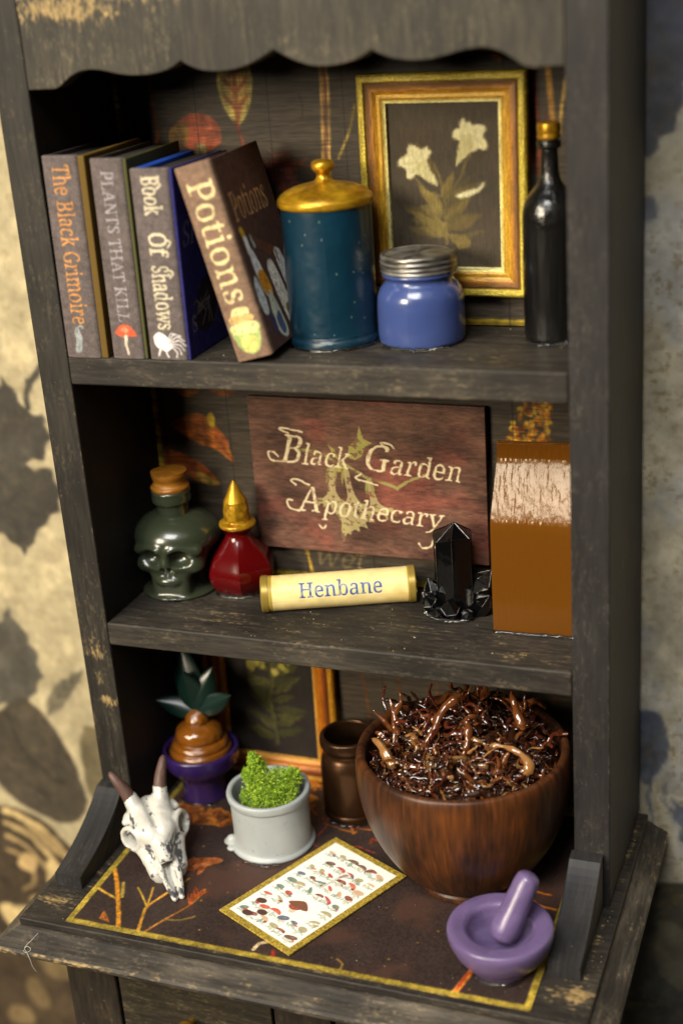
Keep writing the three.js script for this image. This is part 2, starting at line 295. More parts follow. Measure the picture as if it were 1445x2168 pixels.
// ---------------------------------------------------------------- the hutch
const hutch = thing('hutch', 'black stained wooden miniature hutch with scalloped top, worn edges and two shelves', 'cabinet', [0, 0, 0]);
const bare = [[0, 0, 0.01, 0.01, 0]];
{
  // side boards: texture unrolled so that the front edge is u 0..SW and the outer face follows it
  const side = (left) => {
    const x0 = left ? XL : W, depth = DO;
    const wear = left
      ? [[0.2, 3.62, 0.5, 0.26, 0.66], [0.45, 2.62, 0.5, 0.13, 0.8], [0.25, 3.1, 0.16, 0.3, 0.45], [0.3, 0.3, 0.3, 0.2, 0.3], [0.05, 6.5, 0.05, 2.5, 0.28], [0.56, 7.2, 0.04, 1.5, 0.3]]
      : [[0.3, 3.3, 0.2, 1.3, 0.2], [0.56, 2.0, 0.04, 2.5, 0.35]];
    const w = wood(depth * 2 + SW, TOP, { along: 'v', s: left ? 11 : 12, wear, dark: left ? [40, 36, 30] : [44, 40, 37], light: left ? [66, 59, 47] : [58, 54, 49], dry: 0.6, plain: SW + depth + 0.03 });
    const g = planar(box(SW, TOP, depth, x0 + SW / 2, 0, -depth / 2, 0.025), (k, x, y, z, n) => [(k === 'z' ? x - x0 : k === 'x' ? ((n.x > 0) === left ? SW + depth - z : SW - z) : x - x0) / (depth * 2 + SW), y / TOP]);
    part('side_panel', g, w, hutch);
  };
  side(true); side(false);
  // shelves, fitted between the side boards
  const shelf = (y0, y1, s, wear) => {
    const t = y1 - y0, h = t + D;
    const g = planar(box(W - 0.004, t, D - 0.02, W / 2, y0, -(D - 0.02) / 2 + 0.004, 0.035), (k, x, y, z) => [x / W, (k === 'z' ? y - y0 : k === 'y' ? t - z : y - y0) / h]);
    part('shelf', g, wood(W, h, { along: 'u', s, wear, dark: [46, 41, 35], light: [84, 75, 60], dry: 0.9 }), hutch);
  };
  shelf(S1B, S1, 21, [[3.5, 0.52, 4, 0.09, 0.33], [6.5, 1.0, 1.6, 0.5, 0.38], [1.5, 0.3, 1.5, 0.1, 0.2]]);
  shelf(S2B, S2, 22, [[4, 0.46, 5, 0.07, 0.36], [2.5, 1.0, 2.5, 0.5, 0.36], [7.3, 0.7, 0.9, 0.3, 0.45], [5, 1.2, 2.5, 0.7, 0.3]]);
  // apron with its scalloped lower edge
  const ap = new THREE.Shape();
  ap.moveTo(0.002, TOP); ap.lineTo(0.002, 12.925); ap.lineTo(0.46, 12.925);
  ap.bezierCurveTo(0.62, 12.96, 0.72, 13.16, 1.06, 13.17); ap.bezierCurveTo(1.35, 13.17, 1.5, 13.06, 1.84, 13.06); ap.bezierCurveTo(2.2, 13.05, 2.4, 13.13, 2.55, 13.225);
  ap.bezierCurveTo(2.75, 13.1, 2.9, 13.06, 3.15, 13.06); ap.bezierCurveTo(3.5, 13.06, 3.75, 13.19, 3.98, 13.31);
  ap.bezierCurveTo(4.2, 13.18, 4.45, 13.06, 4.7, 13.06); ap.bezierCurveTo(5.05, 13.06, 5.25, 13.15, 5.4, 13.245);
  ap.bezierCurveTo(5.6, 13.12, 5.85, 13.07, 6.1, 13.08); ap.bezierCurveTo(6.45, 13.1, 6.6, 13.2, 6.9, 13.2); ap.bezierCurveTo(7.25, 13.19, 7.35, 12.96, 7.54, 12.925);
  ap.lineTo(W - 0.002, 12.925); ap.lineTo(W - 0.002, TOP);
  const ag = new THREE.ExtrudeGeometry(ap, { depth: 0.3, bevelEnabled: true, bevelSize: 0.02, bevelOffset: -0.02, bevelThickness: 0.02, bevelSegments: 2, curveSegments: 10 });
  ag.translate(0, 0, -0.325);
  part('apron', planar(ag, (k, x, y, z) => [x / W, (y - 12.9) / 4.1]), wood(W, 4.1, { along: 'v', s: 31, dark: [58, 53, 42], light: [92, 82, 63], dry: 0.8, wear: [[0.7, 1.12, 1.1, 0.26, 1.0], [1.8, 1.3, 1.1, 0.22, 0.95], [0.5, 1.5, 2.6, 0.4, 0.9], [3, 1.4, 2, 0.2, 0.5], [5.5, 0.7, 0.4, 0.25, 0.2], [4.2, 0.6, 0.3, 0.3, 0.16]] }), hutch);
  part('back_board', box(W + SW * 2 - 0.3, TOP, 0.3, W / 2, 0, -DO + 0.153, 0.02), wood(12, 6, { s: 35 }), hutch);
  part('crown', box(W + SW * 2 + 0.6, 0.4, DO + 0.5, W / 2, TOP + 0.004, -DO / 2 + 0.15, 0.05), wood(12, 6, { s: 36 }), hutch);

  // printed lining papers with gold edges, one at the back of each bay
  const OR = [176, 96, 34], GO = [172, 146, 66], RD = [150, 66, 40], DKP = [40, 34, 28];
  const lining = (y0, y1, s, draw, edge) => {
    const h = y1 - y0;
    const map = print(W, h, 80, (g) => {
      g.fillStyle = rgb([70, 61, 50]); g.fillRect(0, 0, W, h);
      g.save(); g.translate(0, -y0); draw(g); g.restore();
      if (edge) { g.lineWidth = 0.11; g.strokeStyle = rgb([168, 140, 40]); g.strokeRect(0.05, 0.05, W - 0.1, h - 0.1); }
    }, (p, x, y) => {
      const st = fbm(x * 1.1, y * 26, s, 4), fi = noise(x * 7, y * 60, s + 2), k = 0.62 + 0.5 * st + 0.28 * (fi - 0.5);
      const plank = Math.abs(((x + 30.3) % 1.27) - 0.02) < 0.014 ? 0.75 : 1;
      const ink = clamp((p[0] - p[2] - 24) / 40), tone = mix(1, 0.55 + 0.85 * fbm(x * 7, y * 5, s + 6, 3), ink);
      return [p[0] * k * plank * tone, p[1] * k * plank * tone, p[2] * k * plank * tone];
    }, [0.012, 4], 36);
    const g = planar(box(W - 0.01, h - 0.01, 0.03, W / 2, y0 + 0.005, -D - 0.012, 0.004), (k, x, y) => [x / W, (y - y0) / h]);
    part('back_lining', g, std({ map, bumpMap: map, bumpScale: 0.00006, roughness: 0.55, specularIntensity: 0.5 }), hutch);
  };
  lining(S1, TOP - 0.01, 101, (g) => {
    leaf2d(g, 2.2, 12.02, 1.6, 0.62, 1.56, rgb([182, 164, 84]), rgb([150, 92, 50]));
    stroke(g, [[2.16, 12.1], [2.28, 11.7]], 0.05, rgb(RD));
    for (let i = 0; i < 7; i++) stroke(g, [[2.05 + i * 0.06, 12.9], [2.1 + i * 0.045, 12.5], [2.2, 12.1]], 0.018, rgb([150, 90, 46]));
    blob(g, [[0.95, 11.95], [1.2, 12.2], [1.55, 12.27], [1.85, 12.08], [1.86, 11.8], [1.6, 11.66], [1.2, 11.75]], rgb([166, 82, 50]));
    blob(g, [[0.95, 11.95], [1.15, 12.15], [1.3, 12.05], [1.25, 11.8], [1.0, 11.75]], rgb([140, 104, 48]));
    stroke(g, [[1.5, 11.7], [1.5, 10.8], [1.55, 9.6]], 0.2, rgb([150, 130, 84]));
    for (const x of [3.66, 3.77]) stroke(g, [[x, 13.0], [x, 12.3], [x - 0.08, 11.0], [x - 0.1, 9.4]], 0.05, rgb([176, 140, 74]));
    stroke(g, [[3.72, 13], [3.7, 12.2], [3.65, 11.2]], 0.03, rgb([150, 84, 52]));
    stroke(g, [[4.2, 12.3], [4.1, 11.95], [3.87, 11.5]], 0.04, rgb(GO));
    stroke(g, [[0.72, 12.9], [0.7, 12.5], [0.74, 12.0], [0.6, 11]], 0.06, rgb([140, 70, 30]));
    stroke(g, [[7.22, 12.9], [7.24, 12.5], [7.3, 11.8]], 0.09, rgb([188, 136, 60])); stroke(g, [[7.5, 12.6], [7.44, 12.3], [7.38, 11.8]], 0.05, rgb([184, 150, 70]));
    stroke(g, [[6.9, 13.1], [7.0, 12.8], [7.1, 11.2]], 0.05, rgb(RD)); stroke(g, [[6.1, 13.3], [6.3, 13.05], [6.5, 12.9]], 0.1, rgb(OR));
    for (let i = 0; i < 26; i++) stroke(g, [[2.9, 11.0], [2.9 + rr(-0.3, 0.3), 11.2 + rr(-0.1, 0.3)], [2.95 + rr(-0.45, 0.45), 11.35 + rr(-0.3, 0.35)]], 0.02, rgb([126, 58, 44]));
    for (let i = 0; i < 14; i++) stroke(g, [[7.02, 11.2], [7.05 + rr(-0.15, 0.2), 11.5], [7.0 + rr(-0.2, 0.2), 11.7 + rr(0, 0.4)]], 0.02, rgb([132, 64, 40]));
    stroke(g, [[3.28, 12.5], [3.33, 12.3], [3.3, 12.1]], 0.02, rgb(DKP));
  }, true);
  lining(S2, S1B, 111, (g) => {
    blob(g, [[0.34, 6.95], [0.72, 7.15], [1.05, 7.12], [1.3, 6.85], [1.5, 6.3], [1.2, 6.5], [0.85, 6.6], [0.5, 6.8]], rgb([172, 96, 34]));
    for (const o of [0, 0.09, 0.18]) stroke(g, [[0.42, 6.95], [0.8, 6.98 - o], [1.2, 6.72 - o * 0.8], [1.48, 6.34]], 0.016, rgb([116, 62, 26]));
    blob(g, [[1.05, 7.05], [1.14, 7.2], [1.22, 7.1], [1.16, 6.9]], rgb([190, 156, 40]));
    blob(g, [[1.16, 6.9], [1.4, 6.75], [1.42, 6.55], [1.2, 6.7]], rgb([160, 84, 36]));
    blob(g, [[0.14, 6.45], [0.45, 6.42], [0.8, 6.27], [1.05, 6.05], [1.17, 5.86], [0.9, 5.84], [0.5, 6.0], [0.15, 6.05]], rgb([150, 76, 32]));
    blob(g, [[0.7, 6.1], [1.0, 5.98], [1.17, 5.86], [0.85, 5.85]], rgb([150, 122, 50]));
    stroke(g, [[0.4, 6.95], [0.32, 6.7], [0.2, 6.45]], 0.035, rgb([140, 66, 34]));
    blob(g, [[0.45, 7.65], [0.6, 7.5], [0.85, 7.5], [0.98, 7.65], [0.7, 7.8]], rgb([140, 80, 34])); blob(g, [[1.15, 7.66], [1.35, 7.52], [1.6, 7.54], [1.65, 7.7], [1.4, 7.8]], rgb([140, 80, 34]));
    for (let i = 0; i < 220; i++) { const t = rnd(), x = 6.85 + (t - 0.5) * 0.3 + rr(-0.4, 0.4) * (1 - t * 0.45), y = 6.7 + t * 1.05; g.beginPath(); g.ellipse(x, y, rr(0.02, 0.07), rr(0.015, 0.05), rr(0, 3), 0, 7); g.fillStyle = rgb([[206, 160, 42], [170, 108, 30], [120, 66, 26]][i % 3]); g.fill(); }
    stroke(g, [[7.0, 7.5], [7.08, 7.2], [7.17, 7.0]], 0.02, rgb(GO));
    stroke(g, [[2.74, 5.2], [2.76, 4.7], [2.84, 4.2]], 0.06, rgb([190, 150, 52])); stroke(g, [[5.1, 4.9], [5.15, 4.75]], 0.05, rgb(GO));
    label2d(g, 'wet', 2.86, 4.42, 0.5, { style: 'italic', color: rgb([120, 104, 70]), sx: 1.1 });
    stroke(g, [[3.45, 4.4], [3.6, 4.55], [3.72, 4.75], [3.66, 4.8]], 0.03, rgb([120, 104, 70]));
  }, true);
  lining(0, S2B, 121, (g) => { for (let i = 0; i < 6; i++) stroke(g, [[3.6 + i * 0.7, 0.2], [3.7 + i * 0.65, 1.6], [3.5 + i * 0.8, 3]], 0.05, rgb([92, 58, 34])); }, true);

  // curved brackets on the table at the foot of each side board
  const br = new THREE.Shape();
  br.moveTo(0.004, 0.006); br.lineTo(1.84, 0.006); br.lineTo(1.84, 0.25); br.bezierCurveTo(1.25, 0.36, 0.62, 0.6, 0.22, 0.98); br.lineTo(0.004, 1.0); br.closePath();
  for (const left of [true, false]) {
    const g = new THREE.ExtrudeGeometry(br, { depth: 0.48, bevelEnabled: true, bevelSize: 0.014, bevelOffset: -0.014, bevelThickness: 0.014, bevelSegments: 2, curveSegments: 14 });
    g.rotateY(-Math.PI / 2); g.translate(left ? -0.075 : W + 0.455, 0, 0);
    part('bracket', planar(g, (k, x, y, z) => [(x + 1) / 12, (z + y) / 4]), wood(12, 4, { s: 41 + left, along: 'v', dark: [42, 40, 38], light: [62, 59, 56], dry: 0.4, rough: 0.5 }), hutch);
  }

  // table top: an upper board and a moulded board under it
  const tw = 9.46, td = 5.55, tx0 = -0.72, tz1 = 2.79;
  const upW = wood(tw, td + 0.6, { along: 'u', s: 51, dark: [44, 39, 34], light: [74, 66, 54], dry: 0.9, wear: [
    [0.4, 5.56, 0.5, 0.22, 0.75], [0.72, 4.7, 0.12, 0.7, 0.5], [9.1, 5.5, 0.4, 0.3, 0.85], [9.24, 4.4, 0.07, 1.2, 0.6], [9.32, 1.7, 0.07, 1.3, 0.6], [4.5, 6.05, 5, 0.06, 0.35]] });
  part('table_top', planar(box(tw, 0.14, td, tx0 + tw / 2, -0.14, tz1 - td / 2, 0.025), (k, x, y, z) => [(x - tx0) / tw, (k === 'y' ? z - tz1 + td + 0.6 : y + 0.14) / (td + 0.6)]), upW, hutch);
  const ring = (o, y) => [[tx0 - o, y, tz1 - td], [tx0 - o, y, tz1 + o * 1.15], [tx0 + tw + o, y, tz1 + o * 1.15], [tx0 + tw + o, y, tz1 - td]];
  const prof = [[-0.3, -0.142], [0.0, -0.142], [0.03, -0.15], [0.15, -0.225], [0.26, -0.275], [0.33, -0.315], [0.36, -0.36], [0.355, -0.42], [0.31, -0.465], [0.2, -0.48], [-0.3, -0.48]];
  const pos = [], uvs = []; let acc = 0;
  for (let i = 0; i < prof.length - 1; i++) {
    const a = ring(...prof[i]), b = ring(...prof[i + 1]), L = Math.hypot(prof[i + 1][0] - prof[i][0], prof[i + 1][1] - prof[i][1]);
    for (let k = 0; k < 3; k++) {
      const A = a[k], B = a[k + 1], Cc = b[k + 1], Dd = b[k], u = (p) => (k === 1 ? (p[0] + 1.2) / 12 : 0.05 + (p[2] + 4) / 12), N = 1;
      for (const [p, vv] of [[A, acc], [Dd, acc + L], [Cc, acc + L], [A, acc], [Cc, acc + L], [B, acc]]) { pos.push(...p); uvs.push(u(p), vv / 2); }
    }
    acc += L;
  }
  const mg = new THREE.BufferGeometry(); mg.setAttribute('position', new THREE.Float32BufferAttribute(pos, 3)); mg.setAttribute('uv', new THREE.Float32BufferAttribute(uvs, 2)); mg.computeVertexNormals();
  const mould = part('table_edge', mg, wood(12, 2, { along: 'u', s: 57, dark: [56, 50, 42], light: [112, 100, 80], dry: 1.2, wear: [[1.3, 0.72, 2.6, 0.09, 0.62], [3.5, 0.62, 2, 0.1, 0.4], [7, 0.7, 4, 0.08, 0.45], [5, 0.5, 3, 0.12, 0.28], [0.45, 0.3, 0.3, 0.2, 0.3]] }), hutch);
  // the sheet pasted on the table top, gold at its edges
  const lx0 = 0.1, lx1 = 7.9, lz1 = 2.68, lz0 = -2.44;
  const TW = [184, 132, 42], TR = [160, 74, 34];
  const tl = print(lx1 - lx0, lz1 - lz0, 90, (g) => {
    g.translate(-lx0, lz1); g.scale(1, -1);   // from here on x and z of the table
    g.fillStyle = rgb([58, 46, 42]); g.fillRect(lx0, lz0, 9, 6);
    stroke(g, [[1.07, 2.62], [0.9, 2.3], [0.68, 1.93], [0.42, 1.5], [0.2, 1.18]], 0.075, rgb([212, 140, 40])); stroke(g, [[0.68, 1.93], [0.45, 1.85], [0.19, 1.73]], 0.05, rgb([208, 158, 54])); stroke(g, [[0.72, 1.85], [0.62, 1.65], [0.55, 1.5]], 0.06, rgb(GO));
    stroke(g, [[1.42, 2.6], [1.3, 2.2], [1.26, 1.96], [1.44, 1.5], [1.6, 1.1]], 0.055, rgb([198, 140, 46])); stroke(g, [[1.25, 1.98], [1.05, 1.75], [0.86, 1.55]], 0.035, rgb([208, 166, 56])); stroke(g, [[1.25, 1.98], [1.18, 1.7], [1.12, 1.48]], 0.038, rgb([200, 148, 50]));
    stroke(g, [[1.53, 2.56], [1.7, 2.2], [1.89, 1.86], [1.98, 1.6], [2.01, 1.3]], 0.045, rgb([156, 98, 38])); for (let i = 0; i < 12; i++) stroke(g, [[1.93, 1.75 - i * 0.03], [1.93 + rr(-0.16, 0.16), 1.5 - i * 0.02]], 0.03, rgb(TR)); stroke(g, [[1.7, 2.2], [1.95, 2.15], [2.15, 2.0]], 0.04, rgb([120, 96, 40]));
    g.fillStyle = rgb([180, 100, 40]); poly(g, [[0.62, 2.46], [0.6, 2.25], [0.74, 2.38], [0.86, 2.52]]);
    const leafy = (pts, n, c) => { for (let i = 0; i < n; i++) { const k = Math.floor(rnd() * pts.length), [x, z, rx, rz] = pts[k]; g.beginPath(); g.ellipse(x + rr(-rx, rx), z + rr(-rz, rz), rr(0.05, 0.16), rr(0.02, 0.06), rr(0, 3), 0, 7); g.fillStyle = rgb(c[i % c.length]); g.fill(); } };
    blob(g, [[1.2, 0.75], [1.45, 0.55], [1.8, 0.42], [1.95, 0.5], [1.7, 0.75], [1.4, 0.95]], rgb([164, 92, 48])); leafy([[1.5, 0.7, 0.25, 0.15]], 30, [[140, 72, 36], [180, 104, 56]]);
    blob(g, [[0.3, -0.9], [0.9, -0.95], [1.6, -0.9], [1.7, -0.6], [1.0, -0.4], [0.4, -0.45]], rgb([150, 88, 36])); leafy([[0.9, -0.7, 0.7, 0.25]], 60, [[176, 106, 40], [120, 64, 28], [92, 50, 28]]);
    for (let i = 0; i < 40; i++) { const x = rr(2.4, 4.6), z = rr(-2.4, -0.3); stroke(g, [[x, z], [x + rr(-0.3, 0.3), z + rr(-0.25, 0.3)], [x + rr(-0.4, 0.5), z + rr(-0.3, 0.5)]], rr(0.025, 0.06), rgb([[170, 100, 38], [130, 56, 34], [150, 60, 52]][i % 3])); }
    leafy([[3.0, -1.7, 0.5, 0.6], [2.5, -2.2, 0.3, 0.2]], 80, [[170, 96, 36], [110, 52, 26], [190, 130, 50]]);
    for (const [x, z] of [[7.3, -0.1], [7.45, 0.25], [7.2, 0.4]]) stroke(g, [[x - 0.3, z - 0.25], [x, z], [x + 0.3, z + 0.05]], 0.06, rgb([184, 104, 36]));
    stroke(g, [[6.86, 2.05], [6.78, 2.4], [6.72, 2.66]], 0.1, rgb([214, 122, 44])); stroke(g, [[6.82, 2.1], [6.75, 2.5]], 0.03, rgb([200, 60, 40]));
    stroke(g, [[3.42, 2.5], [3.46, 2.34], [3.6, 2.26]], 0.07, rgb([196, 172, 130])); stroke(g, [[3.75, 2.45], [3.78, 2.55]], 0.07, rgb([170, 60, 46]));
    stroke(g, [[4.78, 2.36], [4.9, 2.45], [4.9, 2.6]], 0.035, rgb([170, 130, 60]));
    for (let i = 0; i < 70; i++) { g.beginPath(); g.arc(rr(0.3, 7.7), rr(0, 2.6), rr(0.008, 0.025), 0, 7); g.fillStyle = rgb([[150, 120, 50], [120, 80, 60]][i % 2]); g.fill(); }
    g.lineWidth = 0.11; g.strokeStyle = rgb([168, 144, 56]); g.strokeRect(lx0 + 0.055, lz0 + 0.055, lx1 - lx0 - 0.11, lz1 - lz0 - 0.11);
  }, (p, x, y) => { const k = 0.8 + 0.3 * fbm(x * 2, y * 2, 61, 4) + 0.3 * (noise(x * 34, y * 34, 63) - 0.5); const r = smooth(0.5, 0.72, fbm(x * 1.1, y * 1.1, 66, 4)); const q = [p[0] * k, p[1] * k, p[2] * k]; const tone = p[0] > 80 ? 0.7 + 0.55 * fbm(x * 8, y * 8, 68, 3) : 1; return p[0] < 70 ? mix3(q, [82, 56, 46], r * 0.7) : [q[0] * tone, q[1] * tone, q[2] * tone]; }, [0.008, 5], 55);
  part('table_lining', planar(box(lx1 - lx0, 0.014, lz1 - lz0, (lx0 + lx1) / 2, 0.001, (lz0 + lz1) / 2, 0.004), (k, x, y, z) => [(x - lx0) / (lx1 - lx0), (lz1 - z) / (lz1 - lz0)]), std({ map: tl, bumpMap: tl, bumpScale: 0.00005, roughness: 0.5, specularIntensity: 0.45 }), hutch);

  // the cupboard below: corner posts, middle post and two drawers with brass knobs
  const bz = 2.2, by = -12, bh = -0.484 - by;
  const post = (x0, x1, s) => part('post', planar(box(x1 - x0, bh, 0.5, (x0 + x1) / 2, by, bz - 0.25, 0.03), (k, x, y, z) => [((k === 'x' ? z : x) + 2) / 12, -y / 12]), wood(12, 12, { along: 'v', s, ppc: 32, dark: [46, 38, 29], light: [72, 60, 45] }), hutch);
  post(-0.4, 0.56, 71); post(3.5, 4.5, 72); post(7.44, 8.4, 73);
  for (const s of [0, 1]) part('cupboard_side', planar(box(0.4, bh, 4.2, s ? 8.15 : -0.15, by, -0.45, 0.02), (k, x, y, z) => [z / 12, -y / 12]), wood(12, 12, { along: 'v', s: 75, ppc: 24 }), hutch);
  part('cupboard_back', box(7.8, bh, 0.2, 4, by, -2.6, 0.02), wood(12, 12, { along: 'v', s: 77, ppc: 20 }), hutch);
  const brass = std({ color: lin(206, 160, 60), metalness: 0.9, roughness: 0.25 });
  for (const [x0, x1] of [[0.6, 3.44], [4.56, 7.4]]) {
    const dr = part('drawer', planar(box(x1 - x0, 2.6, 0.4, (x0 + x1) / 2, -3.2, bz - 0.23, 0.03), (k, x, y) => [x / 12, -y / 6]), wood(12, 6, { along: 'u', s: 81 + x0, dark: [48, 42, 30], light: [78, 68, 50] }), hutch);
    part('knob', lathe([[0, 0.34], [0.1, 0.33], [0.17, 0.25], [0.16, 0.17], [0.08, 0.1], [0.07, 0], [0.07, -0.03]], 24, 20).rotateX(Math.PI / 2).translate((x0 + x1) / 2 - 0.08, -2.05, bz - 0.03), brass, dr);
  }
  for (const [x0, x1] of [[0.6, 3.44], [4.56, 7.4]]) part('cupboard_door', box(x1 - x0, 8.6, 0.3, (x0 + x1) / 2, -11.9, bz - 0.3, 0.03), wood(12, 6, { s: 91 }), hutch);
}

// ================================================================ materials shared by the small things
function goldPaint(s = 1) {
  const t = dataTex(128, 128, (x, y) => { const n = fbm(x / 9, y / 9, 200 + s, 4), f = noise(x / 2.2, y / 2.2, 210 + s); return mix3([142, 100, 16], [216, 168, 38], clamp(n * 1.5 - 0.3 + (f - 0.5) * 0.4)); });
  return std({ map: t, bumpMap: t, bumpScale: 0.00008, metalness: 0.55, roughness: 0.34 });
}
const gold = goldPaint();
const glueMat = std({ color: 0xffffff, roughness: 0.06, transmission: 1, ior: 1.47, thickness: 0.001 });
function glue(parent, r, s, y = 0.0, arc = [0, 6.283], amt = 0.5) {   // a lumpy bead of clear glue round a foot
  const pts = [], n = 46;
  for (let i = 0; i <= n; i++) { const a = mix(arc[0], arc[1], i / n), k = r + 0.02 + 0.05 * fbm(Math.cos(a) * 4 + 9, Math.sin(a) * 4 + 9, s, 3); pts.push(V(Math.sin(a) * k, y + 0.012, Math.cos(a) * k)); }
  const g = tube(pts, (t) => 0.018 + 0.05 * amt * noise(t * 23, s, s + 4), 0, 120, 7);
  part('glue_bead', g, glueMat, parent);
}

// ================================================================ top shelf: books
function bookPrint(w, h, base, draw, ppc = 150) {
  return print(w, h, ppc, (g) => { g.fillStyle = rgb(base); g.fillRect(0, 0, w, h); draw(g); }, (p, x, y) => { const k = 0.84 + 0.3 * fbm(x * 14, y * 14, 300, 3) + 0.16 * (noise(x * 60, y * 60, 301) - 0.5); const wr = smooth(0.6, 0.75, fbm(x * 16, y * 16, 305, 3)); const q = [p[0] * k, p[1] * k, p[2] * k]; return mix3(q, [q[0] * 0.72 + 14, q[1] * 0.72 + 12, q[2] * 0.72 + 12], wr * (p[0] > 140 ? 0.7 : 0.4)); }, [0.014, 9], 60);
}
const clothBump = dataTex(128, 128, (x, y) => 90 + 110 * fbm(x / 3, y / 3, 310, 3), false);
function book(name, label, pos, turn, lean, [w, h, d], { spine, base, left = base, right = base, cover, page, splay = 0, boards = 0.055, out = 0, inl = 0 }) {
  const t = thing(name, label, 'book', pos, turn, 'books on the top shelf'); t.rotation.set(0, turn, lean, 'YXZ');
  const mat = (o) => std({ roughness: 0.72, specularIntensity: 0.35, bumpMap: clothBump, bumpScale: 0.00006, ...o });
  // the spine: a slightly rounded back
  const sg = new THREE.Shape(); sg.moveTo(0, 0.16); sg.lineTo(0, 0.085); sg.quadraticCurveTo(0.01, 0.045, 0.06, 0.033); sg.quadraticCurveTo(w / 2, 0.0, w - 0.06, 0.033); sg.quadraticCurveTo(w - 0.01, 0.045, w, 0.085); sg.lineTo(w, 0.16); sg.closePath();
  const g = new THREE.ExtrudeGeometry(sg, { depth: h - 0.04, steps: 10, bevelEnabled: true, bevelSize: 0.018, bevelOffset: -0.018, bevelThickness: 0.02, bevelSegments: 2, curveSegments: 8 });
  g.rotateX(-Math.PI / 2); g.translate(0, 0.02, 0);
  part('spine', planar(g, (k, x, y) => [clamp(x / w, 0.01, 0.99), clamp(y / h, 0.005, 0.995)]), mat({ map: spine }), t);
  const cov = (side) => {
    const bt = side ? (out || boards) : (inl || boards), x = side ? (out ? w + bt / 2 + 0.004 : w - boards / 2 - 0.004) : bt / 2 + 0.004, z0 = side && out ? -0.045 : -0.1;
    const cg = box(bt, h - 0.012, d - 0.1, 0, 0.006, -(d - 0.1) / 2, 0.02); displace(cg, 0.006, 2.4, side + 3);
    if (side && splay) cg.rotateY(splay);
    cg.translate(x, 0, z0);
    const m = side ? (cover ? mat({ map: cover }) : mat({ color: lin(...right) })) : mat({ color: lin(...left) });
    const o = part('cover', planar(cg, (k, X, y, z) => k === 'x' ? [clamp(-z / d), clamp(y / h)] : [0.01, clamp(y / h)]), m, t);
    return o;
  };
  cov(0); cov(1);
  const pm = dataTex(64, 64, (x, y) => { const k = 0.6 + 0.6 * hash(x, 1, 320) + 0.1 * hash(x, y, 321); return page.map((c) => c * k); });
  part('page_block', planar(box(w - boards - (inl || boards) - 0.016, h - 0.14, d - 0.24, (w + (inl || boards) - boards) / 2, 0.07, -(d - 0.24) / 2 - 0.17, 0.01), (k, x, y, z) => [k === 'y' ? x / 0.6 : k === 'z' ? x / 0.6 : z / 0.6, 0.5]), std({ map: pm, roughness: 0.9 }), t);
  return t;
}
const up = Math.PI / -2;   // spine lettering runs from the top down
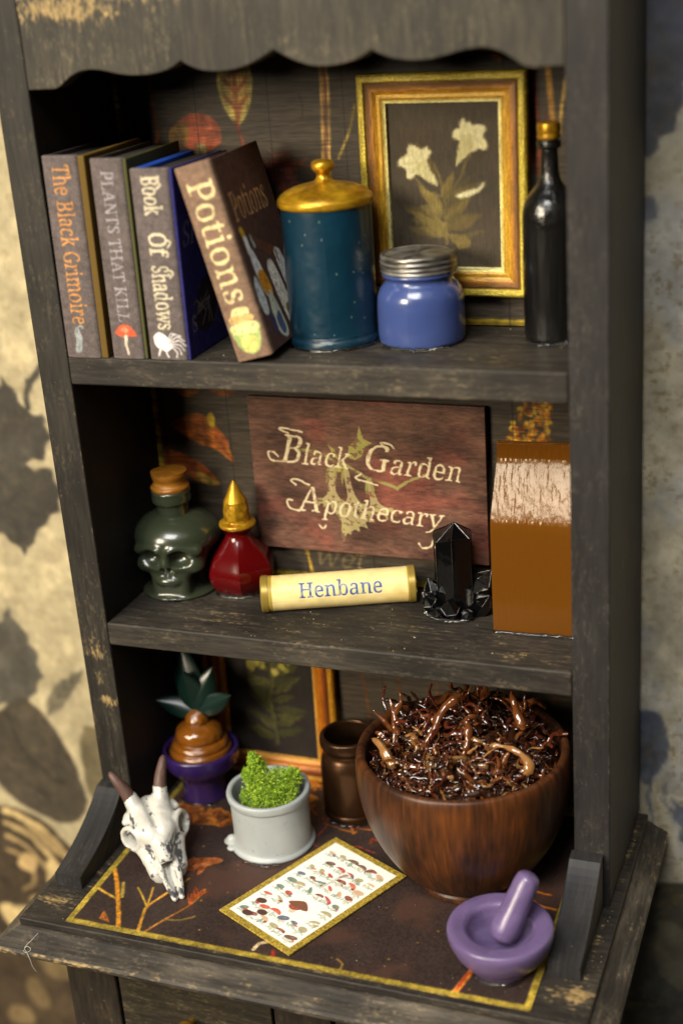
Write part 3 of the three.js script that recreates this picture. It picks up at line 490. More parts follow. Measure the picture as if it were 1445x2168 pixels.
{
  const w1 = 0.615, h1 = 3.12;
  book('book', 'dark grey book with orange lettering The Black Grimoire at left end of top shelf', [0.02, S1, 0.07], 0.02, -0.012, [w1, h1, 2.1], {
    base: [104, 93, 90], left: [62, 54, 52], right: [98, 76, 32], page: [34, 29, 24], boards: 0.06, splay: 0.03, out: 0.115,
    spine: bookPrint(w1, h1, [98, 88, 85], (g) => {
      label2d(g, 'The Black Grimoire', 0.19, h1 - 0.12, 0.4, { rot: up, fit: 2.46, color: rgb([206, 138, 72]) });
      blob(g, [[0.18, 0.1], [0.3, 0.12], [0.32, 0.35], [0.26, 0.5], [0.2, 0.42], [0.22, 0.28]], rgb([142, 146, 146])); stroke(g, [[0.24, 0.45], [0.3, 0.52], [0.36, 0.5]], 0.03, rgb([142, 146, 146]));
    }),
  });
  const w2 = 0.555, h2 = 3.06;
  book('book', 'grey book with faint capital lettering and a small red mushroom on its spine', [0.84, S1, 0.06], 0.03, -0.01, [w2, h2, 2.05], {
    base: [86, 76, 76], left: [64, 54, 46], right: [78, 78, 42], page: [40, 33, 24], boards: 0.05, splay: 0.02, out: 0.05,
    spine: bookPrint(w2, h2, [98, 88, 85], (g) => {
      label2d(g, 'PLANTS THAT KILL', 0.19, h2 - 0.17, 0.26, { rot: up, fit: 2.3, color: rgb([158, 151, 155]) });
      blob(g, [[0.1, 0.4], [0.16, 0.52], [0.28, 0.56], [0.4, 0.5], [0.46, 0.38], [0.28, 0.36]], rgb([206, 92, 62])); blob(g, [[0.2, 0.46], [0.28, 0.52], [0.34, 0.46], [0.27, 0.42]], rgb([226, 136, 96]));
      stroke(g, [[0.28, 0.37], [0.27, 0.25], [0.3, 0.1]], 0.05, rgb([206, 190, 168]));
    }),
  });
  const w3 = 0.64, h3 = 2.9;
  const c3 = bookPrint(2.0, h3, [44, 42, 104], (g) => {
    g.translate(-0.14, 0);
    label2d(g, 'Shadows', 0.28, 1.72, 0.5, { style: 'italic', sx: 1, color: rgb([112, 108, 124]) });
    for (let i = 0; i < 26; i++) stroke(g, [[rr(0.3, 1.2), rr(0.35, 0.9)], [rr(0.5, 1.3), rr(0.4, 1.1)], [rr(0.6, 1.4), rr(0.3, 1.0)]], 0.025, rgb([88, 84, 96]));
    blob(g, [[0.5, 0.5], [0.9, 0.3], [1.3, 0.6], [1.1, 1.1], [0.7, 1.0]], rgb([36, 30, 34], 0.8));
    label2d(g, 'S', 0.34, 0.38, 0.36, { color: rgb([130, 128, 138]) });
    for (let i = 0; i < 10; i++) stroke(g, [[rr(0.5, 1.1), rr(0.4, 0.9)], [rr(0.5, 1.1), rr(0.4, 0.9)]], 0.03, rgb([118, 112, 112]));
  });
  book('book', 'grey book with cream gothic lettering and navy blue cover standing third from the left', [1.49, S1, 0.05], 0.03, -0.008, [w3, h3, 2.0], {
    base: [82, 74, 74], inl: 0.17, left: [36, 76, 168], right: [36, 33, 76], cover: c3, page: [44, 36, 26], boards: 0.06, out: 0.05,
    spine: bookPrint(w3, h3, [98, 88, 85], (g) => {
      const o = { style: '', edge: 2, color: rgb([206, 194, 162]) };
      label2d(g, 'Book', 0.2, h3 - 0.1, 0.38, { ...o, rot: up, fit: 0.58 }); label2d(g, 'Of', 0.22, h3 - 0.92, 0.38, { ...o, rot: up, fit: 0.36 }); label2d(g, 'Shadows', 0.2, h3 - 1.42, 0.4, { ...o, rot: up, fit: 1.0 });
      for (const [x, y] of [[0.44, 2.72], [0.5, 1.86], [0.5, 1.4]]) stroke(g, [[x, y], [x + 0.06, y - 0.05], [x, y - 0.12]], 0.03, rgb([206, 194, 162]));
      blob(g, [[0.1, 0.36], [0.22, 0.44], [0.36, 0.34], [0.42, 0.22], [0.3, 0.14], [0.16, 0.2]], rgb([236, 232, 226]));
      for (let i = 0; i < 7; i++) { const a = -0.9 + i * 0.42; stroke(g, [[0.36, 0.26], [0.4 + 0.13 * Math.cos(a), 0.26 + 0.16 * Math.sin(a)], [0.42 + 0.2 * Math.cos(a - 0.4), 0.24 + 0.19 * Math.sin(a - 0.4)]], 0.022, rgb([214, 208, 204])); }
      stroke(g, [[0.2, 0.16], [0.17, 0.07]], 0.03, rgb([230, 226, 220])); stroke(g, [[0.3, 0.15], [0.34, 0.06]], 0.03, rgb([230, 226, 220]));
    }),
  });
  const w4 = 0.585, h4 = 2.97;
  const c4 = bookPrint(2.06, h4, [88, 64, 56], (g) => {
    label2d(g, 'Potions', 0.3, h4 - 0.98, 0.62, { fit: 1.45, color: rgb([196, 152, 104]) });
    g.translate(-0.88, 0); g.scale(1.35, 1);
    const W8 = [240, 242, 242], OG = [226, 152, 44];
    stroke(g, [[0.92, 1.86], [0.95, 1.74]], 0.1, rgb([204, 168, 50])); stroke(g, [[0.96, 1.7], [0.98, 1.5]], 0.11, rgb(W8));
    blob(g, [[0.95, 1.5], [1.06, 1.5], [1.2, 1.1], [1.26, 0.82], [1.12, 0.74], [0.98, 1.0]], rgb(W8)); blob(g, [[1.0, 1.16], [1.18, 1.16], [1.26, 0.82], [1.14, 0.74], [1.0, 0.96]], rgb(OG));
    blob(g, [[0.8, 0.95], [0.9, 1.15], [1.0, 0.8], [0.98, 0.55], [0.84, 0.6]], rgb([220, 226, 222])); blob(g, [[1.08, 0.66], [1.16, 0.86], [1.26, 0.7], [1.36, 0.2], [1.24, 0.08], [1.06, 0.3]], rgb([206, 214, 190])); blob(g, [[1.12, 0.4], [1.26, 0.5], [1.3, 0.2], [1.2, 0.15]], rgb([88, 100, 140]));
    blob(g, [[1.32, 1.12], [1.44, 1.26], [1.56, 1.1], [1.7, 0.4], [1.6, 0.15], [1.46, 0.25]], rgb([238, 232, 218])); blob(g, [[1.64, 1.3], [1.76, 1.36], [1.86, 1.2], [1.96, 0.5], [1.84, 0.35], [1.72, 0.7]], rgb([236, 236, 234]));
    blob(g, [[1.5, 0.5], [1.66, 0.48], [1.7, 0.25], [1.55, 0.16]], rgb([148, 132, 72])); blob(g, [[0.94, 0.52], [1.06, 0.5], [1.08, 0.25], [0.98, 0.2]], rgb([74, 66, 92]));
    for (let i = 0; i < 9; i++) stroke(g, [[1.1 + i * 0.07, 1.74 - i * 0.04], [1.16 + i * 0.07, 1.55 - i * 0.05]], 0.02, rgb([136, 84, 46]));
    stroke(g, [[1.12, 1.7], [1.16, 1.55]], 0.06, rgb([170, 176, 176]));
  });
  book('book', 'brown book lettered Potions with a green bottle on its spine, leaning left against the others', [2.992, S1, 0.086], 0.064, 0.239, [w4, h4, 2.06], {
    base: [112, 88, 72], left: [60, 44, 38], right: [66, 47, 42], cover: c4, page: [40, 34, 28],
    spine: bookPrint(w4, h4, [128, 102, 83], (g) => {
      label2d(g, 'Potions', 0.14, h4 - 0.24, 0.56, { rot: up, fit: 1.86, color: rgb([226, 206, 150]), font: 'serif' });
      blob(g, [[0.16, 0.66], [0.42, 0.66], [0.42, 0.8], [0.2, 0.8]], rgb([226, 206, 142])); blob(g, [[0.12, 0.58], [0.46, 0.58], [0.46, 0.68], [0.12, 0.68]], rgb([214, 178, 112]));
      blob(g, [[0.08, 0.55], [0.5, 0.55], [0.52, 0.4], [0.42, 0.12], [0.2, 0.12], [0.08, 0.36]], rgb([168, 186, 110])); blob(g, [[0.1, 0.56], [0.48, 0.56], [0.48, 0.4], [0.12, 0.42]], rgb([226, 220, 150]));
      blob(g, [[0.18, 0.34], [0.42, 0.34], [0.4, 0.14], [0.22, 0.14]], rgb([222, 206, 118]));
    }),
  });
}

// ---------------------------------------------------------------- teal canister with gold lid
{
  const t = thing('canister', 'tall teal canister with a domed gold lid on the top shelf', 'canister', [4.02, S1, -1.4], 0.3);
  const tm = dataTex(256, 256, (x, y) => { const n = fbm(x / 26, y / 34, 220, 4), f = hash(x, y, 222); let c = mix3([7, 38, 53], [12, 50, 67], n); const sp = fbm(x / 5, y / 7, 224, 2); if (sp > 0.79 && Math.abs(x - 128 + 20 * noise(y / 20, 1, 6)) < 12) c = [140, 132, 104]; if (f > 0.9985) c = [150, 146, 124]; return c; });  // column of pale flecks paints in the highlight down the side
  const body = lathe([[0.0, 0], [0.69, 0], [0.69, 0], [0.72, 0.03], [0.725, 0.1], [0.7, 0.15], [0.7, 0.15], [0.695, 0.2], [0.69, 1.1], [0.695, 2.1], [0.695, 2.1], [0.0, 2.1]], 80, 60);
  displace(body, 0.006, 3.5, 8);
  part('body', body, std({ map: tm, bumpMap: dataTex(128, 256, (x, y) => 255 * fbm(x / 7, y / 9, 226, 3), false), bumpScale: 0.00014, roughness: 0.32, clearcoat: 0.3, clearcoatRoughness: 0.2 }), t);
  const lid = lathe([[0.0, 2.104], [0.7, 2.104], [0.7, 2.104], [0.725, 2.13], [0.73, 2.2], [0.705, 2.25], [0.64, 2.31], [0.5, 2.38], [0.3, 2.43], [0.17, 2.46], [0.12, 2.5], [0.1, 2.56], [0.14, 2.61], [0.17, 2.65], [0.18, 2.7], [0.16, 2.75], [0.1, 2.775], [0.0, 2.785]], 64, 90);
  displace(lid, 0.008, 5, 12);
  part('lid', lid, gold, t);
  glue(t, 0.7, 31);
}
// ---------------------------------------------------------------- squat blue jar with a silver screw lid
{
  const t = thing('jar', 'squat glossy blue jar with a worn silver screw lid in front of the framed flowers', 'jar', [5.42, S1, -1.5]);
  const g = lathe([[0.0, 0], [0.6, 0], [0.6, 0], [0.645, 0.03], [0.663, 0.12], [0.668, 0.4], [0.664, 0.62], [0.645, 0.76], [0.59, 0.87], [0.53, 0.94], [0.515, 0.99], [0.53, 1.03], [0.565, 1.05], [0.56, 1.09], [0.5, 1.11], [0.0, 1.11]], 80, 90);
  displace(g, 0.006, 3, 4);
  part('body', g, std({ color: lin(58, 73, 124), roughness: 0.32, roughnessMap: smudge, clearcoat: 0.35, clearcoatRoughness: 0.1, bumpMap: dataTex(128, 128, (x, y) => 255 * fbm(x / 12, y / 9, 230, 3), false), bumpScale: 0.00008 }), t);
  const lm = dataTex(256, 64, (x, y) => { const n = fbm(x / 18, y / 5, 233, 4); return mix3([70, 66, 60], [176, 172, 164], clamp(n * 1.7 - 0.35)); });
  const lid = lathe([[0.5, 1.1], [0.565, 1.1], [0.565, 1.1], [0.585, 1.115], [0.572, 1.15], [0.588, 1.185], [0.572, 1.22], [0.588, 1.255], [0.575, 1.29], [0.58, 1.33], [0.565, 1.365], [0.53, 1.375], [0.53, 1.375], [0.5, 1.358], [0.25, 1.352], [0.0, 1.352]], 64, 70);
  part('lid', lid, std({ map: lm, metalness: 0.75, roughness: 0.36, bumpMap: lm, bumpScale: 0.00008 }), t);
  glue(t, 0.62, 35, 0, [-0.9, 0.9], 0.9);
}
// ---------------------------------------------------------------- black wine bottle with a gold cap
{
  const t = thing('bottle', 'slim black wine bottle with a gold cap beside the right post', 'bottle', [7.38, S1, -1.78]);
  const g = lathe([[0.0, 0], [0.37, 0], [0.37, 0], [0.405, 0.04], [0.412, 0.2], [0.412, 1.7], [0.408, 1.9], [0.36, 2.08], [0.24, 2.24], [0.16, 2.36], [0.135, 2.5], [0.125, 2.78], [0.125, 2.8], [0.125, 2.8], [0.165, 2.82], [0.172, 2.87], [0.16, 2.92], [0.13, 2.93], [0.13, 2.95], [0.0, 2.95]], 56, 90);
  displace(g, 0.005, 4, 3);
  part('body', g, std({ color: lin(15, 14, 13), roughness: 0.28, clearcoat: 0.4, clearcoatRoughness: 0.12, bumpMap: dataTex(128, 256, (x, y) => 255 * fbm(x / 3, y / 7, 237, 3), false), bumpScale: 0.00016 }), t);
  part('cap', lathe([[0, 2.94], [0.15, 2.94], [0.15, 2.94], [0.165, 2.96], [0.165, 3.0], [0.155, 3.02], [0.165, 3.04], [0.162, 3.15], [0.14, 3.175], [0, 3.18]], 36, 40), gold, t);
  glue(t, 0.38, 37, 0, [-0.3, 1.0], 0.9);
}

// ---------------------------------------------------------------- framed pictures
const railTex = dataTex(256, 128, (x, y) => {   // across the rail: v 0 outside, 1 inside
  const v = y / 127, n = fbm(x / 24, y / 9, 240, 4), f = noise(x / 2.4, y / 2.4, 242);
  const stops = [[0, [190, 166, 54]], [0.24, [212, 190, 72]], [0.27, [150, 118, 44]], [0.31, [112, 78, 44]], [0.42, [136, 88, 38]], [0.56, [190, 130, 32]], [0.76, [214, 168, 46]], [0.84, [196, 140, 42]], [0.89, [232, 214, 120]], [1, [238, 226, 160]]];
  let c = stops[0][1]; for (let i = 1; i < stops.length; i++) if (v <= stops[i][0]) { c = mix3(stops[i - 1][1], stops[i][1], (v - stops[i - 1][0]) / (stops[i][0] - stops[i - 1][0])); break; }
  const k = 0.72 + 0.5 * n + (v < 0.26 ? 0.5 : 0.22) * (f - 0.5); return [c[0] * k, c[1] * k, c[2] * k];
});
const goldRail = std({ map: railTex, bumpMap: railTex, bumpScale: 0.0001, roughness: 0.42, metalness: 0.15 });
function framed(label, pos, rot, [w, h], rw, pic, railMat) {
  const t = thing('framed_picture', label, 'framed picture', pos, 0, 'gold framed botanical pictures'); t.rotation.set(...rot, 'YXZ');
  const pr = [[0, 0], [0, 0.17], [0.03, 0.2], [0.1, 0.2], [0.125, 0.17], [0.16, 0.185], [0.24, 0.175], [0.3, 0.15], [0.35, 0.155], [0.4, 0.13], [0.43, 0.125], [0.44, 0.06]].map(([a, b]) => [a / 0.44 * rw, b]);
  const cs = [[0, 0], [w, 0], [w, h], [0, h]], inn = [[1, 1], [-1, 1], [-1, -1], [1, -1]];
  for (let k = 0; k < 4; k++) {
    const A = cs[k], B = cs[(k + 1) % 4], ia = inn[k], ib = inn[(k + 1) % 4], L = k % 2 ? h : w, pos3 = [], uv = [];
    const P = (c, i, p) => [c[0] + i[0] * p[0], c[1] + i[1] * p[0], p[1]];
    for (let j = 0; j < pr.length - 1; j++) {
      const a0 = P(A, ia, pr[j]), b0 = P(B, ib, pr[j]), a1 = P(A, ia, pr[j + 1]), b1 = P(B, ib, pr[j + 1]), v0 = pr[j][0] / rw, v1 = pr[j + 1][0] / rw;
      for (const [q, u, v] of [[a0, 0, v0], [b0, L, v0], [b1, L, v1], [a0, 0, v0], [b1, L, v1], [a1, 0, v1]]) { pos3.push(...q); uv.push(u / 2.4 + k * 0.37, clamp(v, 0.01, 0.99)); }
    }
    const g = new THREE.BufferGeometry(); g.setAttribute('position', new THREE.Float32BufferAttribute(pos3, 3)); g.setAttribute('uv', new THREE.Float32BufferAttribute(uv, 2)); g.computeVertexNormals();
    part('frame_rail', g, railMat, t);
  }
  part('backing', box(w - 0.02, h - 0.02, 0.06, w / 2, 0.01, -0.028, 0.005), std({ color: lin(30, 25, 20), roughness: 0.8 }), t);
  part('picture', planar(box(w - 2 * rw + 0.02, h - 2 * rw + 0.02, 0.05, w / 2, rw - 0.01, 0.045, 0.004), (k, x, y) => [(x - rw) / (w - 2 * rw), (y - rw) / (h - 2 * rw)]), std({ map: pic, bumpMap: pic, bumpScale: 0.00004, roughness: 0.6, specularIntensity: 0.4 }), t);
  return t;
}
const weave = (s) => (p, x, y) => { const k = 0.82 + 0.22 * fbm(x * 40, y * 6, s, 3) + 0.2 * fbm(x * 3, y * 3, s + 4, 3) - 0.06 + 0.1 * (noise(x * 60, y * 40, s + 8) - 0.5); return [p[0] * k, p[1] * k, p[2] * k]; };
{
  const rw = 0.44, w = 2.62, h = 3.36, iw = w - 2 * rw, ih = h - 2 * rw;
  const pic = print(iw, ih, 150, (g) => {
    g.fillStyle = rgb([70, 61, 48]); g.fillRect(0, 0, iw, ih);
    const LF = [112, 96, 52], LD = [92, 78, 46], FL = [214, 206, 160];
    stroke(g, [[0.86, 0.35], [0.88, 0.8], [0.84, 1.2], [0.7, 1.6]], 0.035, rgb(LF)); stroke(g, [[0.88, 0.9], [1.05, 1.25], [1.28, 1.7]], 0.03, rgb(LF));
    for (const [x, y, l, wd, a] of [[0.86, 0.62, 0.75, 0.22, 2.7], [0.84, 0.52, 0.62, 0.18, 3.0], [0.88, 0.6, 0.62, 0.22, 0.35], [0.88, 0.75, 0.6, 0.18, 0.75], [0.86, 1.0, 0.5, 0.16, 1.3], [0.7, 1.35, 0.62, 0.2, 2.0], [0.9, 0.5, 0.36, 0.16, -0.5], [0.84, 0.85, 0.6, 0.2, 2.35]]) leaf2d(g, x, y, l, wd, a, rgb(l > 0.6 ? LD : LF));
    for (let i = 0; i < 26; i++) leaf2d(g, 0.86 + rr(-0.08, 0.08), rr(0.4, 1.1), rr(0.3, 0.75), rr(0.07, 0.16), i % 2 ? rr(-0.1, 1.2) : rr(1.95, 3.2), rgb([[124, 108, 56], [100, 86, 48], [140, 122, 66], [84, 72, 44]][i % 4], 0.55));
    blob(g, [[1.02, 0.3], [1.2, 0.28], [1.26, 0.42], [1.1, 0.5]], rgb(LF));
    const flower = (x, y, s, a) => { g.save(); g.translate(x, y); g.rotate(a); g.fillStyle = rgb(FL); const o = []; for (let i = 0; i < 60; i++) { const th = i / 60 * 6.283, r = 0.86 + 0.16 * Math.cos(5 * th + 0.6) + 0.16 * (hash(i, 3, Math.round(x * 9)) - 0.5); o.push([Math.cos(th) * r * s * 1.12, Math.sin(th) * r * s * 0.9]); } poly(g, o); blob(g, [[-s * 0.4, -s * 0.3], [s * 0.4, -s * 0.3], [s * 0.09, -s * 1.7], [-s * 0.09, -s * 1.7]], rgb([196, 186, 134])); for (let i = 0; i < 5; i++) { const b = i / 5 * 6.28; stroke(g, [[0, 0], [Math.cos(b) * s * 0.75, Math.sin(b) * s * 0.6]], 0.012, rgb([170, 158, 108])); } g.restore(); };
    flower(0.42, 1.62, 0.27, 0.75); flower(1.3, 1.98, 0.27, -0.5);
    blob(g, [[1.05, 1.1], [1.4, 1.22], [1.5, 1.3], [1.48, 1.2], [1.2, 1.06]], rgb(FL));
  }, weave(251), [0.03, 5], 34);
  framed('gold framed picture of two white flowers hanging behind the blue jar', [4.29, 9.4, -D + 0.03], [0.012, 0, -0.012], [w, h], rw, pic, goldRail);
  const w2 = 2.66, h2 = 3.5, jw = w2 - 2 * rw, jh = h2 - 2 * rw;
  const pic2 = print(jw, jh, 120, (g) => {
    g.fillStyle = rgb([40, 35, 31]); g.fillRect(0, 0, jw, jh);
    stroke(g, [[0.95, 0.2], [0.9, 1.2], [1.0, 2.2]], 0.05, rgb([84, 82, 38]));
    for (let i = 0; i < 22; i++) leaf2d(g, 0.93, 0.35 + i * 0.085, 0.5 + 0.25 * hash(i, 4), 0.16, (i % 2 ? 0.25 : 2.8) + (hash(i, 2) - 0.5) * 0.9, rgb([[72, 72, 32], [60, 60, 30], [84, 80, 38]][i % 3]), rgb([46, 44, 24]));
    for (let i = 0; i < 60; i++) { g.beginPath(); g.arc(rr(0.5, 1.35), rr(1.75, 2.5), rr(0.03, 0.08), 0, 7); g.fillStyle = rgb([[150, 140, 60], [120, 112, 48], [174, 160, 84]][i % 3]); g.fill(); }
  }, weave(261), [0.06, 5], 30);
  framed('gold framed picture of a green plant standing at the back of the lowest bay', [0.46, 0.02, -D + 0.06], [-0.03, 0, 0], [w2, h2], rw, pic2, std({ map: railTex, bumpMap: railTex, bumpScale: 0.0001, roughness: 0.42, metalness: 0.15, color: lin(226, 176, 120) }));  // rails tinted deeper orange, with the dimness of this bay included
}

// ================================================================ middle shelf
{   // skull bottle
  const t = thing('skull_bottle', 'dark green skull shaped bottle with a gold cork stopper', 'bottle', [0.62, S2, -1.66], 0.12);
  const f = (p) => {
    const q = [Math.abs(p[0]), p[1], p[2]];
    let d = sdEll(p, [0, 1.02, -0.06], [0.68, 0.46, 0.66]);
    d = smin(d, sdEll(p, [0, 0.72, 0.18], [0.54, 0.42, 0.44]), 0.1);
    d = smin(d, sdCone(q, [0.12, 0.93, 0.56], [0.46, 0.9, 0.4], 0.09, 0.09), 0.08);
    d = smin(d, sdSph(q, [0.4, 0.6, 0.36], 0.14), 0.1);
    d = smin(d, sdBox(p, [0, 0.27, 0.2], [0.31, 0.27, 0.33], 0.12), 0.08);
    d = smin(d, sdEll(p, [0, 0.36, 0.52], [0.2, 0.1, 0.1]), 0.05);
    d = smin(d, sdBox(p, [0, 0.28, -0.3], [0.4, 0.28, 0.28], 0.1), 0.12);
    d = smin(d, sdEll(p, [0, 0.04, 0.02], [0.6, 0.085, 0.6]), 0.05);
    d = smax(d, -sdEll(q, [0.235, 0.79, 0.62], [0.195, 0.165, 0.22]), 0.07);
    d = smax(d, -sdEll(q, [0.045, 0.55, 0.64], [0.065, 0.1, 0.16]), 0.03);
    d = smin(d, sdCone(p, [0, 0.9, 0.52], [0, 0.7, 0.58], 0.06, 0.06), 0.06);
    d = smax(d, -sdEll(q, [0.5, 0.34, 0.35], [0.12, 0.16, 0.25]), 0.08);
    return Math.max(d, -p[1] - 0.0);
  };
  const g = sdfMesh(f, [0, 0.75, 0], 0.85, 80); g.scale(1.14, 1, 1.12); g.computeVertexNormals();
  const m = std({ color: lin(46, 52, 38), roughness: 0.26, clearcoat: 0.4, clearcoatRoughness: 0.1 });
  part('body', g, m, t);
  part('neck', lathe([[0.3, 1.36], [0.29, 1.4], [0.285, 1.62], [0.285, 1.64], [0.285, 1.64], [0.34, 1.66], [0.345, 1.8], [0.345, 1.85], [0.32, 1.88], [0.2, 1.88]], 40, 50), m, t);
  const cork = std({ map: dataTex(96, 96, (x, y) => mix3([112, 70, 18], [172, 112, 28], fbm(x / 8, y / 8, 263, 4))), roughness: 0.48, metalness: 0.2 });
  part('stopper', displace(lathe([[0, 1.86], [0.335, 1.882], [0.335, 1.882], [0.34, 1.93], [0.3, 1.98], [0.285, 2.04], [0.31, 2.13], [0.315, 2.2], [0.315, 2.2], [0, 2.205]], 40, 40), 0.01, 6, 2), cork, t);
  glue(t, 0.58, 41, 0, [-0.2, 0.9], 1);
}
{   // red bottle: a flattened drop with a ridge down each face
  const t = thing('perfume_bottle', 'small deep red bottle with a pointed gold stopper', 'bottle', [1.76, S2, -1.83], 0.36);
  const prof = spline([[0.36, 0], [0.42, 0.02], [0.5, 0.12], [0.575, 0.3], [0.565, 0.48], [0.47, 0.68], [0.32, 0.86], [0.22, 1.0], [0.2, 1.08], [0.26, 1.16], [0.28, 1.2], [0.05, 1.2]], 50);
  const g = new THREE.LatheGeometry(prof, 96); g.scale(1.1, 1, 1.1); const p = g.attributes.position;
  for (let i = 0; i < p.count; i++) { const x = p.getX(i), y = p.getY(i), z = p.getZ(i), a = Math.atan2(x, z), k = smooth(1.1, 0.7, y), c = ((a / (Math.PI / 3)) % 1 + 1) % 1, r = 1 - k * 0.12 * Math.pow(Math.sin(c * Math.PI), 0.8); p.setXYZ(i, x * r, y, z * r); }
  g.computeVertexNormals();
  part('body', g, std({ color: lin(150, 18, 22), roughness: 0.16, transmission: 0.75, ior: 1.46, thickness: 0.01, attenuationColor: lin(150, 14, 14), attenuationDistance: 0.0035, bumpMap: dataTex(64, 128, (x, y) => 255 * fbm(x / 9, y / 16, 271, 2), false), bumpScale: 0.00006 }), t);
  part('stopper', displace(lathe([[0, 1.19], [0.3, 1.19], [0.3, 1.19], [0.325, 1.22], [0.315, 1.27], [0.23, 1.3], [0.225, 1.34], [0.225, 1.34], [0.22, 1.5], [0.2, 1.66], [0.2, 1.66], [0.02, 2.03], [0, 2.04]], 32, 50), 0.012, 6, 3), gold, t);
  glue(t, 0.44, 43, 0, [-1.2, 1.2], 0.8);
}
{   // plaque
  const w = 4.2, h = 2.79;
  const map = print(w, h, 130, (g) => {
    g.fillStyle = rgb([108, 76, 62]); g.fillRect(0, 0, w, h);
    // henbane sprig in pale green behind the lettering
    const PG = [152, 144, 84], PL = [170, 156, 104], PK = [174, 142, 112];
    stroke(g, [[0.83, 1.86], [1.26, 1.85], [1.53, 1.7], [1.79, 1.62], [2.06, 1.46], [2.33, 1.4]], 0.05, rgb(PG)); stroke(g, [[2.33, 1.4], [2.62, 1.28], [2.66, 1.29], [2.86, 1.43], [3.19, 1.57]], 0.055, rgb(PG));
    g.fillStyle = rgb([158, 150, 82]); poly(g, [[1.76, 1.78], [1.83, 1.99], [1.97, 2.12], [2.035, 2.36], [2.09, 2.13], [2.24, 2.07], [2.1, 1.98], [2.03, 1.8], [1.9, 1.74]]);
    poly(g, [[1.44, 2.0], [1.52, 1.78], [1.62, 1.74], [1.56, 1.9]]); poly(g, [[1.5, 1.6], [1.62, 1.66], [1.74, 1.58], [1.6, 1.5]]);
    const trumpet = (x0, y0, x1, y1, r0, r1) => { const dx = x1 - x0, dy = y1 - y0, L = Math.hypot(dx, dy), nx = -dy / L, ny = dx / L, at = (t, r) => [x0 + dx * t + nx * r, y0 + dy * t + ny * r]; blob(g, [at(0, r0), at(0.45, r0 * 1.15), at(0.75, r0 * 2), at(1, r1), at(1.04, 0), at(1, -r1), at(0.75, -r0 * 2), at(0.45, -r0 * 1.15), at(0, -r0)], rgb(PL)); g.fillStyle = rgb(PL); for (let i = -2; i <= 2; i++) poly(g, [at(0.9, (i - 0.7) * r1 * 0.42), at(1.22 + 0.08 * (i % 2), i * r1 * 0.62), at(0.9, (i + 0.7) * r1 * 0.42)]); stroke(g, [at(0.05, r0 * 0.4), at(0.6, r0 * 0.5), at(0.98, r1 * 0.4)], 0.018, rgb(PK)); stroke(g, [at(0.3, -r0 * 0.3), at(0.98, -r1 * 0.35)], 0.018, rgb(PK)); };
    trumpet(1.49, 1.58, 1.45, 0.92, 0.05, 0.26); trumpet(1.73, 1.56, 1.84, 0.86, 0.045, 0.2); trumpet(2.14, 1.4, 2.26, 0.82, 0.05, 0.27); trumpet(1.62, 0.85, 1.86, 0.5, 0.14, 0.3);
    for (const [x, y] of [[1.42, 1.6], [1.56, 1.62], [1.68, 1.58], [2.08, 1.42], [2.2, 1.4]]) leaf2d(g, x, y, 0.34, 0.05, -1.6 + (x - 1.8) * 0.3, rgb([146, 140, 76]));
    const TX = [228, 212, 172], o = { style: 'italic', color: rgb(TX) };
    o.edge = 0;
    label2d(g, 'B', 0.5, 1.63, 0.72, { ...o, fit: 0.42, rot: -0.045 }); label2d(g, 'lack', 0.92, 1.62, 0.5, { ...o, fit: 0.86, rot: -0.055 });
    label2d(g, 'G', 2.02, 1.58, 0.66, { ...o, fit: 0.46, rot: -0.04 }); label2d(g, 'arden', 2.5, 1.53, 0.5, { ...o, fit: 1.26, rot: -0.05 });
    label2d(g, 'A', 0.78, 0.74, 0.66, { ...o, fit: 0.42, rot: -0.03 }); label2d(g, 'pothecary', 1.24, 0.72, 0.47, { ...o, fit: 2.14, rot: -0.055 });
    for (const c of [[[0.72, 2.16], [0.55, 2.22], [0.72, 2.24], [0.98, 2.2]], [[0.52, 1.64], [0.36, 1.66], [0.32, 1.78], [0.42, 1.8], [0.5, 1.72]], [[2.5, 1.98], [2.4, 2.08], [2.55, 2.06], [2.62, 2.0]], [[2.0, 1.5], [1.9, 1.42], [2.05, 1.38], [2.3, 1.32]], [[0.8, 1.22], [0.7, 1.3], [0.82, 1.32], [1.05, 1.24]], [[0.82, 0.74], [0.64, 0.78], [0.6, 0.92], [0.7, 0.92]], [[3.3, 0.5], [3.2, 0.28], [3.05, 0.22], [2.98, 0.3]], [[1.3, 0.5], [1.24, 0.44], [1.16, 0.5]]]) stroke(g, c, 0.035, rgb(TX));
  }, (p, x, y) => {
    const st = fbm(x * 2.6 + 0.25 * fbm(x * 2, y * 3, 282, 2), y * 17, 281, 4), fi = noise(x * 11, y * 40, 283), cl = fbm(x * 1.6, y * 1.9, 285, 4), pit = hash(Math.round(x * 60), Math.round(y * 110), 286); let k = 0.58 + 0.34 * st + 0.24 * (fi - 0.5) + 0.85 * (cl - 0.38); if (pit > 0.975) k *= 0.72;
    if (p[0] > 130) { k = 0.75 + 0.25 * k; const chip = smooth(0.56, 0.68, fbm(x * 13, y * 20, 288, 3)); p = mix3(p, [112, 80, 62], chip * (p[0] > 200 ? 0.35 : 0.8)); } const red = smooth(0.5, 0.75, fbm(x * 0.8 + 5, y * 1.3, 287, 3)) * (p[0] < 130 ? 1 : 0); return [p[0] * k * (1 + 0.14 * red), p[1] * k * (1 - 0.05 * red), p[2] * k * (1 - 0.04 * red)];
  }, [0.02, 5], 75);
  const t = thing('wall_plaque', 'reddish brown wooden plaque lettered Black Garden Apothecary in cream', 'sign', [1.92, 4.79, -D + 0.05]); t.rotation.z = -0.007;
